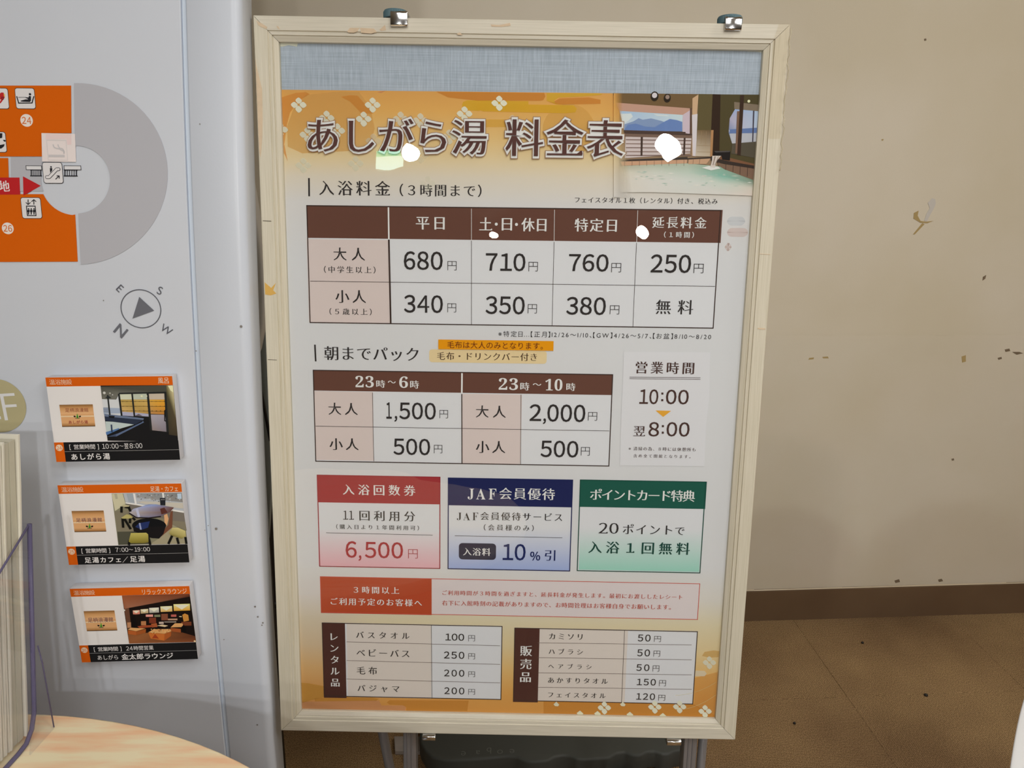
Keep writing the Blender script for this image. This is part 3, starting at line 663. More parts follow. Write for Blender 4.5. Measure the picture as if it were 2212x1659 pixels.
def flower(x, y, s, a, reg='A', k=1):
    for dx, dy, w, h in ((0, -38, 29, 28), (-39, 0, 31, 28), (39, 0, 31, 28), (0, 38, 30, 31)):
        P = []
        for i in range(12):
            t = 2*PI*i/12+.0001; c, s_ = math.cos(t), math.sin(t); q = (abs(c)**1.35)*(1 if c > 0 else -1), (abs(s_)**1.35)*(1 if s_ > 0 else -1)
            P.append((x+(dx+q[0]*w)*s, y+(dy+q[1]*h+q[0]*3)*s))
        P = [I.ab(px, py, reg) for px, py in P]
        P = [(p[0], min(p[1], TOPZ)) for p in P]
        I.poly(P, A4(234, 216, 198, a), 5, raw=True)
for x, y, a in ((268, 192, .95), (922, 192, .95), (515, 308, .85), (843, 316, .9), (1170, 316, .7), (1345, 330, .75), (1735, 270, .95), (2042, 176, 1), (310, 726, .6), (773, 710, .55), (105, 410, .8), (345, 455, .8), (610, 420, .85), (1600, 475, .7), (930, 510, .35), (2160, 345, .4), (1350, 640, .3), (1410, 885, .22)): flower(x, y, 1, a)
# lower pattern
def low(pts, col, layer, reg='J'): I.poly([I.ab(x, y, reg) for x, y in pts], col, layer, raw=True)
low([(0, 940), (560, 905), (725, 945), (700, 970), (0, 975)], A4(206, 152, 66, .55), 1, 'I')
low([(0, 975), (730, 965), (760, 1020), (1040, 1020), (1030, 1085), (-160, 1085), (-160, 980)], A4(214, 160, 116, .55), 1, 'I')
low([(820, 985), (850, 960), (1750, 965), (1735, 1085), (1040, 1080), (1040, 1040), (1000, 1018), (850, 1010)], A4(204, 142, 62, .7), 2, 'I')
low([(-180, 760), (-60, 770), (100, 800), (100, 930), (0, 950), (-170, 1000)], A4(204, 158, 70, .5), 1, 'I')
low([(388, 850), (1880, 880), (2110, 1000), (2110, 1030), (388, 975)], A4(206, 144, 60, .6), 1)
low([(1965, 400), (1990, 360), (2080, 345), (2140, 352), (2130, 412), (2040, 418)], A4(208, 172, 108, .7), 1)
low([(1900, 545), (1990, 548), (2012, 575), (1990, 602), (1895, 603)], A4(224, 204, 178, .8), 2)
low([(1890, 620), (2120, 560), (2118, 1000), (1890, 900)], A4(210, 158, 80, .4), 1)
for x, y, a in ((2038, 465, .8), (993, 915, 1), (1495, 908, 1), (1742, 905, .95), (1995, 950, 1)): flower(x, y, .95, a, 'J')
for x, y, w in ((750, 968, 34), (925, 972, 34), (1247, 980, 34), (1575, 992, 34), (515, 880, 28), (1176, 880, 28)): low([(x-w, y), (x, y-26), (x+w, y+4), (x+w*.6, y+20), (x-w*.5, y+18)], A4(226, 214, 190, .95), 5)
for k, (y0, a) in enumerate(((905, .5), (760, .4))):
    P = [(1700+i*45, y0+30-(i/9)**2*(150-k*20)) for i in range(10)]; 
    for p, q in zip(P, P[1:]): I.line(p[0], p[1], q[0], q[1], .0007, A4(228, 204, 150, a), 4, 'J')
# washed cloud bars beside the table
for q in ((1870, 155, 2085, 235, (206, 209, 214)), (1870, 255, 2110, 335, (214, 196, 192)), (1850, 388, 1965, 460, (212, 196, 192))): I.rrect(q[0]+60, q[1], q[2], q[3], .006, A4(*q[4], .6), 1, 'D')
I.build('printed_pattern', sheet, M_PRINTA)
# picture of the bath, upper right
I = ink('B')
R, Lq = I.rect, I.line
def Q(pts, col, ly=6): I.poly([(p[0], min(p[1], TOPZ)) for p in [I.ab(x, y) for x, y in pts]], col, ly, raw=True)
Q([(812, 88), (2068, 96), (2040, 700), (1990, 930), (1640, 720), (860, 730), (862, 240), (820, 160)], C(150, 125, 100), 6)
Q([(806, 80), (1534, 90), (1525, 270), (1475, 215), (826, 165)], C(112, 90, 62), 7)
Q([(822, 165), (1475, 215), (1475, 240), (1400, 270), (862, 236)], C(186, 148, 132), 7)
Q([(1400, 270), (1475, 222), (1475, 440), (1400, 418)], C(196, 180, 192), 8)
Q([(862, 236), (1400, 270), (1398, 412), (900, 402)], [C(160, 186, 214), C(190, 208, 226), C(196, 206, 224), C(208, 214, 224)], 8)
Q([(870, 262), (960, 258), (975, 285), (940, 318), (905, 340), (885, 330)], C(206, 214, 226), 9); Q([(1150, 262), (1260, 270), (1300, 284), (1180, 280)], C(200, 210, 226), 9)
Q([(900, 402), (905, 350), (980, 325), (1025, 298), (1060, 312), (1130, 300), (1220, 322), (1240, 330), (1200, 402)], C(128, 148, 184), 10)
Q([(900, 402), (930, 355), (1000, 345), (1080, 370), (1160, 375), (1240, 330), (1290, 305), (1350, 315), (1396, 330), (1396, 412)], C(104, 130, 182), 11)
Q([(1462, 212), (1478, 214), (1476, 440), (1460, 438)], C(92, 70, 60), 9)
Q([(896, 400), (1424, 416), (1424, 430), (1480, 432), (1476, 462), (905, 452)], C(78, 62, 56), 12)
Q([(905, 430), (1476, 446), (1474, 470), (910, 456)], C(118, 96, 84), 13)
Q([(912, 456), (1474, 470), (1462, 600), (905, 640)], C(200, 188, 188), 12)
for i, y in enumerate((478, 512, 546, 580, 612)): Q([(915, y), (1472, y+8-i*2), (1470, y+17-i*2), (915, y+8)], C(138, 116, 108) if i % 2 else C(122, 100, 94), 13)
Q([(1042, 458), (1060, 458), (1056, 620), (1040, 620)], C(72, 56, 50), 14); Q([(1408, 466), (1424, 466), (1418, 612), (1402, 612)], C(72, 56, 50), 14)
Q([(1482, 130), (1534, 96), (1522, 270), (1512, 625), (1478, 620)], C(196, 164, 132), 12)
Q([(1478, 270), (1526, 262), (1512, 622), (1484, 620)], C(206, 200, 206), 13)
Q([(1534, 92), (1655, 94), (1640, 420), (1523, 420)], C(94, 84, 56), 13)
Q([(1523, 400), (1641, 400), (1632, 625), (1508, 622)], [C(120, 100, 72), C(104, 84, 60), C(186, 170, 150), C(196, 184, 168)], 14)
for y in (470, 530, 585): Lq(1520, y, 1636, y+4, .0004, C(150, 128, 100), 15)
for x in (1560, 1600): Lq(x, 410, x-6, 520, .0004, C(150, 128, 100), 15)
Q([(1655, 94), (1722, 96), (1712, 600), (1632, 640)], C(52, 38, 30), 14)
Q([(1640, 400), (1662, 400), (1652, 620), (1632, 630)], C(170, 128, 90), 15)
Q([(1722, 96), (2068, 96), (2030, 700), (1700, 640)], C(78, 70, 46), 13)
Q([(1838, 160), (2052, 185), (2046, 240), (1838, 220)], C(126, 112, 96), 14)
Q([(1845, 222), (2048, 240), (2030, 500), (1820, 515), (1790, 420), (1800, 300)], [C(150, 170, 212), C(170, 190, 222), C(186, 196, 214), C(196, 202, 216), C(110, 128, 170), C(170, 165, 190)], 15)
Q([(1790, 400), (2036, 400), (2030, 500), (1820, 515)], C(178, 180, 190), 16); Q([(1800, 395), (2036, 380), (2034, 425), (1796, 430)], C(98, 120, 168), 17)
Q([(1890, 104), (1922, 104), (1892, 618), (1862, 612)], C(60, 44, 36), 18); Q([(1862, 240), (1884, 240), (1866, 600), (1846, 600)], C(120, 92, 76), 18)
Q([(1998, 236), (2010, 236), (2000, 500), (1990, 500)], C(70, 66, 80), 18)
Q([(1820, 515), (2030, 498), (2022, 640), (1812, 600)], C(84, 78, 66), 16)
Q([(1690, 610), (2015, 690), (2010, 722), (1700, 650)], C(120, 84, 62), 17)
I.disc(1160, 112, 34, C(44, 36, 30), 9, ry=40); I.disc(1160, 104, 22, C(206, 200, 206), 10); I.disc(1268, 128, 30, C(44, 36, 30), 9, ry=36); I.disc(1270, 118, 18, C(150, 130, 120), 10); I.disc(1962, 155, 12, C(238, 214, 180), 18)
# basin wall, spout, water
Q([(862, 655), (1440, 628), (1440, 640), (1640, 628), (1640, 642), (1440, 652), (862, 668)], C(64, 56, 52), 18)
Q([(862, 662), (1440, 640), (1432, 684), (880, 704)], C(196, 156, 128), 17)
for i in range(9): x = 905+i*63; Lq(x, 655, x-1, 706, .0004, C(112, 88, 76), 19)
Q([(1450, 648), (1640, 638), (1600, 690), (1445, 690)], C(190, 154, 126), 17); Lq(1490, 648, 1486, 690, .0004, C(112, 88, 76), 19); Lq(1545, 645, 1540, 690, .0004, C(112, 88, 76), 19)
Q([(1665, 580), (1805, 578), (1800, 660), (1735, 652), (1730, 620), (1665, 618)], C(34, 30, 30), 20); Q([(1665, 580), (1805, 578), (1795, 588), (1680, 592)], C(78, 74, 74), 21)
Q([(1640, 630), (1760, 660), (2012, 705), (2010, 730), (1750, 690), (1640, 660)], C(58, 48, 44), 18)
Q([(1700, 668), (2010, 720), (2002, 826), (1755, 735), (1700, 700)], C(122, 96, 80), 17)
for x in (1768, 1830, 1890, 1952): Lq(x, 680+(x-1768)*.17, x-4, 740+(x-1768)*.3, .0005, C(62, 48, 44), 19)
wtr = [[C(176, 172, 152), C(176, 184, 168), C(172, 182, 166), C(140, 166, 150), C(112, 134, 114)], [C(206, 200, 186), C(200, 202, 194), C(184, 196, 186), C(128, 176, 162), C(136, 152, 138)],
       [C(208, 202, 192), C(208, 206, 202), C(202, 206, 202), C(194, 202, 194), C(206, 198, 188)], [C(207, 202, 195), C(207, 204, 200), C(204, 204, 200), C(206, 202, 198), C(210, 198, 190)]]
gx = [[(860, 706), (1150, 694), (1440, 684), (1740, 712), (2003, 826)], [(862, 760), (1150, 760), (1440, 760), (1740, 790), (2000, 850)], [(862, 830), (1150, 830), (1440, 830), (1740, 860), (1996, 900)], [(862, 930), (1150, 930), (1440, 940), (1740, 950), (1990, 960)]]
for j in range(3):
    for i in range(4): I.poly([gx[j][i], gx[j][i+1], gx[j+1][i+1], gx[j+1][i]], [wtr[j][i], wtr[j][i+1], wtr[j+1][i+1], wtr[j+1][i]], 16)
rw = random.Random(11)
for i in range(46):
    x = rw.uniform(960, 1960); y = rw.uniform(735, 880); w = rw.uniform(20, 80); cc = rw.choice([C(178, 190, 180), C(216, 214, 208), C(160, 182, 172), C(200, 204, 198)])
    if y < 705+max(0, (x-1640)*.33): continue
    Q([(x, y), (x+w*.5, y-4), (x+w, y+1), (x+w*.5, y+5)], cc, 17)
Q([(1650, 620), (1725, 620), (1690, 660), (1672, 720), (1632, 716), (1648, 660)], C(206, 196, 190), 21); Q([(1668, 625), (1680, 625), (1660, 700), (1652, 700)], C(150, 134, 124), 22); Q([(1700, 625), (1706, 625), (1676, 700), (1668, 700)], C(160, 144, 134), 22)
Q([(1560, 722), (1620, 706), (1700, 712), (1720, 728), (1640, 744)], C(218, 220, 214), 20)
I.build('bath_picture', sheet)
# left fade of the picture
I = ink('B'); 
for k in range(34):
    y0 = 88+k*26; y1 = y0+26; w0 = 50+max(0, y0-240)*.12
    def fc(y, al): c = bgc(180+y*560/2212+4, 1300); return (c[0], c[1], c[2], al)
    pa, pb, pc, pd = I.ab(811, y0), I.ab(835+w0, y0), I.ab(835+w0+3, y1), I.ab(811, y1)
    I.face([(pd[0], pd[1]), (pc[0], pd[1]), (pb[0], pa[1]), (pa[0], pa[1])], [fc(y1, 1), fc(y1, 0), fc(y0, 0), fc(y0, 1)], .0024)
I.build('picture_fade', sheet, M_PRINTA)
# title with white rim and brown edge line
I = ink('A')
TC = C(78, 52, 48)
RIM = [(.062, C(150, 118, 96), 22), (.045, C(226, 218, 220), 25)]
I.text('あしがら湯', 345, 308, 1930, 632, TC, 'title', 38, rim=RIM)
def rimmed(t, x0, y0, x1, y1, reg): I.text(t, x0, y0, x1, y1, TC, 'title', 38, reg=reg, rim=RIM)
rimmed('料金表', -108, 306, 892, 632, 'B')
I.build('title_lettering', sheet)
# first heading and note
I = ink('A'); I.line(358, 838, 360, 1000, .0022, INKC, 2); I.text('入浴料金', 445, 858, 1078, 996, INKC); I.text('（３時間まで）', 1160, 890, 1885, 1005, INKC, reg='A'); I.build('heading_lettering', sheet); I = ink('B')
I.text('フェイスタオル１枚（レンタル）付き、税込み', 482, 972, 1698, 1030, INKC, reg='B'); I.build('note_lettering', sheet)
# price table one
I = ink('C'); Dr = 'D'
def px(reg, x, y): return rpx(reg, x, y)
x0, y0 = px('C', 100, 60); x1, y1 = px('D', 1808, 1146)
I.rect(x0, y0, x1, y1, CELL, 1, 'X'); I.rect(x0, y0, *px('D', 1870, 388), BR, 2, 'X'); I.rect(*px('C', 104, 398), *px('C', 938, 1236), PINKC, 2, 'X'); I.frame(x0, y0, x1, y1, .0013, BRD, 4, 'X')
for xa, ya, xb, yb, rg, w, c in ((918, 82, 922, 402, 'C', .002, WH), (1744, 96, 1744, 412, 'C', .0006, WH), (401, 95, 397, 378, 'D', .0006, WH), (1137, 100, 1127, 385, 'D', .0006, WH), (922, 404, 941, 1240, 'C', .0022, BRD), (1744, 415, 1744, 1250, 'C', .0006, BRD), (397, 380, 379, 1122, 'D', .0006, BRD), (1126, 387, 1094, 1130, 'D', .0006, BRD)): I.line(xa, ya, xb, yb, w, c, 5, rg)
a_, b_ = px('C', 140, 817), px('D', 1820, 772); I.line(a_[0], a_[1], b_[0], b_[1], .0006, BRD, 5, 'X')
I.text('平日', 1190, 178, 1478, 306, WH, 'minchobold', 6); I.text('土', 1822, 182, 1950, 312, WH, 'minchobold', 6); I.disc(1991, 250, 15, WH, 6); I.text('日', 2046, 190, 2148, 314, WH, 'minchobold', 6); I.disc(2192, 253, 15, WH, 6)
I.text('休日', 108, 166, 328, 288, WH, 'minchobold', 6, 'D'); I.text('特定日', 580, 170, 950, 292, WH, 'minchobold', 6, 'D'); I.text('延長料金', 1268, 152, 1742, 262, WH, 'minchobold', 6, 'D'); I.text('（１時間）', 1370, 288, 1632, 344, WH, 'minchobold', 6, 'D')
I.text('大人', 368, 482, 686, 614, INKC); I.text('（中学生以上）', 275, 666, 790, 740, INKC); I.text('小人', 388, 904, 696, 1036, INKC); I.text('（５歳以上）', 330, 1086, 752, 1156, INKC)
I.text('680', 1070, 518, 1458, 708, INKC, 'num', 6, mode='p'); I.text('340', 1072, 952, 1460, 1136, INKC, 'num', 6, mode='p'); I.text('円', 1506, 618, 1596, 710, INKC, 'numthin', 6); I.text('円', 1505, 1038, 1592, 1128, INKC, 'numthin', 6)
x_, y_ = px('C', 1888, 536); xe, ye = px('D', 142, 640); I.text('710', x_, y_, xe, ye, INKC, 'num', 6, 'X', 'p'); x_, y_ = px('C', 1886, 964); xe, ye = px('D', 136, 1022); I.text('350', x_, y_, xe, ye, INKC, 'num', 6, 'X', 'p')
for q in ((172, 556, 252, 640), (165, 930, 244, 1012), (905, 566, 988, 648), (892, 940, 972, 1020), (1634, 572, 1716, 656)): I.text('円', *q, INKC, 'numthin', 6, 'D')
I.text('760', 530, 484, 876, 644, INKC, 'num', 6, 'D', 'p'); I.text('380', 508, 864, 852, 1028, INKC, 'num', 6, 'D', 'p'); I.text('250', 1256, 488, 1604, 656, INKC, 'num', 6, 'D', 'p'); I.text('無料', 1300, 890, 1625, 1022, INKC, reg='D')
I.build('bathing_fee_table', sheet)
I = ink('D'); I.text('※特定日…【正月】12/26～1/10、【GW】4/26～5/7、【お盆】8/10～8/20', -96, 1166, 1784, 1244, INKC, 'sans', 4, mode='m'); I.build('footnote_lettering', sheet)
# second heading, pack note and the orange paper strip stuck over it
I = ink('E'); I.line(178, 108, 186, 268, .0022, INKC, 2); I.text('朝までパック', 265, 122, 1170, 268, INKC); 
x0, y0 = px('E', 1270, 152); x1, y1 = px('F', 268, 292); I.rrect(x0, y0, x1, y1, .004, C(214, 194, 152), 2, 'X'); x0, y0 = px('E', 1345, 182); x1, y1 = px('F', 176, 262); I.text('毛布・ドリンクバー付き', x0, y0, x1, y1, C(76, 54, 40), reg='X'); I.build('heading_lettering', sheet)
I = ink('E'); x0, y0 = px('E', 1358, 58); x1, y1 = px('F', 333, 166); I.rect(x0, y0, x1, y1, C(236, 144, 18), 12, 'X'); x0, y0 = px('E', 1445, 78); x1, y1 = px('F', 232, 150); I.text('毛布は大人のみとなります。', x0, y0, x1, y1, C(92, 24, 20), 'sans', 14, 'X')
I.build('orange_strip', sheet)
# pack table
I = ink('E'); x0, y0 = px('E', 158, 348); x1, y1 = px('F', 868, 1272)
I.rect(x0, y0, x1, y1, CELL, 1, 'X'); I.rect(x0, y0, *px('F', 897, 590), BR, 2, 'X'); I.rect(*px('E', 172, 552), *px('E', 742, 1218), PINKC, 2, 'X'); I.rect(*px('E', 1588, 578), *px('E', 2143, 1250), PINKC, 2, 'X'); I.frame(x0, y0, x1, y1, .0013, BRD, 4, 'X')
for xa, ya, xb, yb, rg, w, c in ((1584, 380, 1582, 576, 'E', .0022, WH), (1582, 580, 1584, 1245, 'E', .0013, BRD), (728, 566, 742, 1222, 'E', .0006, BRD), (2148, 585, 2143, 1250, 'E', .0006, BRD)): I.line(xa, ya, xb, yb, w, c, 5, rg)
a_, b_ = px('E', 186, 886), px('F', 868, 932); I.line(*a_, *b_, .0006, BRD, 5, 'X')
def serif(t, x0, y0, x1, y1, reg):
    t = ''.join(chr(0x1D7CE+int(c)) for c in t); a0, bt = I.ab(x0, y0, reg); a1, bb = I.ab(x1, y1, reg); gs = [glyph(c, 'sans')[2] for c in t]; gap = .11
    w = sum(g[2]-g[0] for g in gs)+gap*(len(t)-1); lo, hi = min(g[1] for g in gs), max(g[3] for g in gs); sx, sy = (a1-a0)/w, (bt-bb)/(hi-lo); x = 0
    for c, g in zip(t, gs): I.stamp(c, 'sans', a0+(x-g[0])*sx, bb-lo*sy, sx, sy, WH, 6); x += g[2]-g[0]+gap
serif('23', 565, 405, 742, 518, 'E'); serif('6', 984, 410, 1068, 522, 'E'); serif('23', 1936, 426, 2118, 542, 'E'); x0, y0 = px('F', 258, 434); x1, y1 = px('F', 418, 548); serif('10', x0, y0, x1, y1, 'X')
I.text('時', 764, 446, 850, 520, WH, 'minchobold', 6); I.text('時', 1088, 450, 1172, 528, WH, 'minchobold', 6); I.text('～', 874, 452, 952, 478, WH, 'minchobold', 6); I.text('時', 18, 468, 102, 546, WH, 'minchobold', 6, 'F'); I.text('～', 136, 476, 218, 500, WH, 'minchobold', 6, 'F'); I.text('時', 458, 474, 542, 550, WH, 'minchobold', 6, 'F')
I.text('大人', 305, 662, 590, 782, INKC); I.text('小人', 316, 1000, 598, 1118, INKC); I.text('大人', 1716, 688, 2003, 808, INKC); I.text('小人', 1716, 1026, 1998, 1146, INKC)
I.text('1', 855, 658, 912, 816, INKC, 'num', 6, mode='p'); I.text('，', 938, 788, 966, 846, INKC, 'bold', 6); I.text('500', 984, 658, 1334, 826, INKC, 'num', 6, mode='p'); I.text('500', 928, 1002, 1280, 1166, INKC, 'num', 6, mode='p')
I.text('2', 108, 676, 216, 838, INKC, 'num', 6, 'F', 'p'); I.text('，', 234, 812, 262, 868, INKC, 'bold', 6, 'F'); I.text('000', 278, 676, 636, 850, INKC, 'num', 6, 'F', 'p'); I.text('500', 214, 1022, 570, 1188, INKC, 'num', 6, 'F', 'p')
for q, rg in (((1370, 732, 1450, 812), 'E'), ((1316, 1066, 1396, 1146), 'E'), ((666, 752, 750, 834), 'F'), ((598, 1086, 680, 1168), 'F')): I.text('円', *q, INKC, 'numthin', 6, rg)
I.build('overnight_pack_table', sheet)
# opening hours on a patch of paper
I = ink('F'); BC = C(72, 52, 48)
I.poly([(1005, 178), (1830, 182), (1822, 600), (1790, 900), (1775, 1270), (968, 1262), (985, 700), (1000, 400)], C(207, 207, 212), 5)
I.text('営業時間', 1122, 268, 1675, 390, BC, 'minchobold', 8); I.line(1060, 417, 1738, 424, .0006, BC, 8); I.line(1060, 432, 1738, 439, .0006, BC, 8)
I.text('10', 1152, 532, 1332, 678, BC, 'num', 8, mode='p'); I.text('00', 1412, 536, 1622, 680, BC, 'num', 8, mode='p')
I.text('8', 1246, 846, 1340, 986, BC, 'num', 8, mode='p'); I.text('00', 1418, 846, 1630, 988, BC, 'num', 8, mode='p')
for x, y in ((1374, 575), (1373, 638), (1379, 886), (1378, 948)): I.poly([(x-10, y-10), (x+10, y-10), (x+10, y+10), (x-10, y+10)], BC, 8)
I.poly([(1308, 736), (1458, 740), (1382, 798)], C(226, 158, 58), 8); I.text('翌', 1100, 886, 1208, 982, BC, 'minchobold', 8)
I.text('※清掃の為、８時には休憩所も', 1052, 1084, 1690, 1126, BC, 'mincho', 8); I.text('含め全て閉館となります。', 1098, 1154, 1642, 1192, BC, 'mincho', 8); I.build('opening_hours_patch', sheet)
# three offer boxes
I = ink('G'); RD, RE = C(154, 52, 56), C(146, 44, 54)
I.rect(204, 116, 1434, 1054, CELL, 1); I.rect(214, 650, 1428, 1044, CELL, 2, col2=C(214, 166, 176)); I.rect(204, 116, 1432, 412, RD, 3); I.frame(204, 116, 1434, 1054, .0013, RE, 4)
I.text('入浴回数券', 462, 210, 1188, 328, WH, 'minchobold', 6); I.text('11', 462, 474, 572, 564, INKC, 'mincho', 6, mode='p'); I.text('回利用分', 628, 472, 1184, 582, INKC, 'mincho', 6); I.text('（購入日より１年間利用可）', 398, 612, 1222, 668, INKC, 'mincho', 6); I.line(298, 694, 1358, 718, .0006, INKC, 5)
I.text('6', 490, 776, 604, 944, C(162, 52, 58), 'num', 6, mode='p'); I.text('，', 620, 918, 650, 974, C(162, 52, 58), 'bold', 6); I.text('500', 682, 782, 1064, 952, C(162, 52, 58), 'num', 6, mode='p'); I.text('円', 1114, 858, 1210, 950, C(162, 52, 58), 'numthin', 6)
I.build('ticket_offer_box', sheet)
I = ink('L'); NV = C(30, 36, 82)
I.rect(50, 208, 1802, 1554, CELL, 1); I.rect(64, 900, 1790, 1540, CELL, 2, col2=C(150, 166, 210)); I.rect(50, 208, 1832, 636, NV, 3); I.frame(50, 208, 1802, 1554, .0014, NV, 4)
ser = lambda t, x0, y0, x1, y1, c: [I.text(ch, xx0, y0, xx1, y1, c, 'sans' if c is WH else 'thin', 6) for ch, (xx0, xx1) in zip(t, zip([x0+(x1-x0)*k for k in (0, .30, .74)], [x0+(x1-x0)*k for k in (.22, .62, 1)]))]
ser('𝐉𝐀𝐅', 335, 366, 742, 522, WH); I.text('会員優待', 788, 352, 1580, 532, WH, 'minchobold', 6)
ser('𝐉𝐀𝐅', 180, 710, 482, 820, INKC); I.text('会員優待サービス', 515, 708, 1688, 830, INKC, 'mincho', 6); I.text('（会員様のみ）', 565, 878, 1280, 976, INKC, 'mincho', 6); I.line(150, 1042, 1690, 1071, .0006, INKC, 5)
I.rrect(208, 1146, 738, 1390, .005, C(34, 36, 62), 3); I.text('入浴料', 268, 1214, 662, 1330, WH, 'minchobold', 6)
NB = C(22, 36, 88); I.text('10', 824, 1155, 1162, 1398, NB, 'num', 6, mode='p'); I.text('％', 1230, 1268, 1372, 1398, NB, 'bold', 6); I.text('引', 1440, 1246, 1588, 1400, NB, 'mincho', 6); I.build('member_offer_box', sheet)
I = ink('H'); GN = C(30, 84, 72); GD = C(20, 66, 58)
I.rect(704, 164, 1902, 1098, CELL, 1); I.rect(706, 640, 1890, 1084, CELL, 2, col2=C(146, 198, 184)); I.rect(704, 164, 1950, 458, GN, 3); I.frame(704, 164, 1902, 1098, .0013, C(26, 72, 62), 4)
I.text('ポイントカード特典', 806, 262, 1846, 380, WH, 'minchobold', 6); I.text('20', 892, 594, 1086, 704, INKC, 'mincho', 6, mode='p'); I.text('ポイント', 1132, 606, 1620, 714, INKC, 'mincho', 6); I.text('で', 1652, 640, 1742, 716, INKC, 'mincho', 6)
I.text('入浴１回無料', 790, 776, 1795, 914, GD, 'minchobold', 6); I.build('point_card_offer_box', sheet)
# notice about long stays
I = ink('G'); OR = C(172, 70, 42); x1, y1 = rpx('K', 2164, 370); x0, y0 = rpx('G', 236, 1128)
I.rect(x0, y0, x1, y1, C(207, 198, 200), 1, 'X'); I.rect(x0, y0, *rpx('G', 1348, 1514), OR, 2, 'X'); I.frame(x0, y0, x1, y1, .0009, C(188, 78, 66), 3, 'X')
I.text('３時間以上', 570, 1226, 1025, 1304, WH, 'minchobold', 6); I.text('ご利用予定のお客様へ', 342, 1344, 1252, 1424, WH, 'minchobold', 6)
RC = C(172, 76, 62); I.text('ご利用時間が３時間を過ぎますと、延長料金が発生します。最初にお渡ししたレシート', 96, 132, 2038, 204, RC, 'mincho', 6, 'K'); I.text('右下に入館時刻の記載がありますので、お時間管理はお客様自身でお願いします。', 92, 214, 1946, 286, RC, 'mincho', 6, 'K'); I.build('long_stay_notice', sheet)
# rental and sale tables
RBR = C(74, 44, 40)
def ptable(name, reg, tl, br, xdark, xmid, rows, head, hbox, items):
    global I
    I = ink(reg); I.rect(*tl, *br, CELL, 1); I.rect(xdark, tl[1]+12, xmid, br[1]-14, C(207, 198, 192), 2); I.rect(*tl, xdark, br[1]-20, RBR, 3); I.frame(*tl, *br, .0012, BRD, 4)
    I.line(xmid, tl[1]+30, xmid+(br[0]-tl[0])*(.004 if reg == 'I' else -.017), br[1]-14, .0006, BRD, 5)
    sl = .0264 if reg == 'I' else .0145
    for y in rows: I.line(xdark, y, br[0]-14, y+(br[0]-xdark)*sl*.95, .0006, C(104, 88, 84), 5)
    I.vtext(head, *hbox, WH, 'minchobold', 6)
    for t, a, num, b, yen in items: I.text(t, *a, INKC, 'mincho', 6); I.text(num, *b, INKC, 'num', 6, mode='p'); I.text('円', *yen, INKC, 'thin', 6)
    I.build(name, sheet)
ptable('rental_table', 'I', (80, 76), (2122, 956), 362, 1326, (296, 508, 718), 'レンタル品', (168, 198, 286, 804), [('バスタオル', (470, 178, 1078, 264), '100', (1480, 200, 1700, 284), (1748, 220, 1822, 290)), ('ベビーバス', (474, 376, 1078, 470), '250', (1470, 404, 1702, 490), (1748, 426, 1822, 494)), ('毛布', (478, 576, 708, 668), '200', (1472, 610, 1702, 692), (1748, 632, 1822, 696)), ('パジャマ', (486, 784, 964, 870), '200', (1474, 812, 1702, 894), (1748, 832, 1822, 896))])
ptable('goods_table', 'J', (98, 118), (1876, 882), 330, 1194, (268, 416, 566, 710), '販売品', (156, 296, 266, 660), [('カミソリ', (444, 174, 774, 238), '50', (1328, 184, 1452, 256), (1490, 200, 1554, 260)), ('ハブラシ', (440, 324, 778, 386), '50', (1322, 332, 1446, 404), (1484, 346, 1546, 406)), ('ヘアブラシ', (436, 474, 864, 532), '50', (1314, 480, 1440, 550), (1476, 494, 1538, 554)), ('あかすりタオル', (434, 612, 1026, 678), '150', (1314, 624, 1504, 694), (1540, 640, 1604, 700)), ('フェイスタオル', (434, 758, 1004, 820), '120', (1308, 768, 1496, 838), (1532, 786, 1596, 844))])
# ------------------------------------------------------------------ white guide board at the left: bowed face, top leaning back
BD = EYE+ray(245, 905)*(.968/(ray(245, 905).dot(cam_to_world((0, 0, -1)))))      # a point on its face
B_A, B_B, B_H = math.tan(math.radians(1.3)), math.radians(7.7)/.60, .82
def yoff(h):
    d = min(max(h-B_H, -.15), .85); return B_A*d+B_B*d*d/2+(h-B_H-d)*(B_A+B_B*d)
def yder(h): d = min(max(h-B_H, -.15), .85); return B_A+B_B*d
BO = BD-Vector((0, 0, BD.z))-WN*yoff(BD.z)
def bpt(s, h, off=0.0):
    n = (-WN+Vector((0, 0, yder(h)))).normalized(); return BO+WU*s+WN*yoff(h)+Vector((0, 0, h))+n*off
def bsh(px, py, off=0.0):
    d = ray(px, py); t = .9
    for _ in range(12):
        P = EYE+d*t; f = (P-BO).dot(WN)-yoff(P.z)+off*1.0; g = d.dot(WN)-yder(P.z)*d.z; t -= f/g
    P = EYE+d*t; return (P-BO).dot(WU), P.z
SG = (bsh(403, 300)[0]+bsh(442, 1120)[0])/2; SE = (bsh(522, 300)[0]+bsh(545, 950)[0]+bsh(572, 1350)[0])/3
BTILT = .026     # the board stands very slightly out of plumb
SG, SE = .1085, .1745
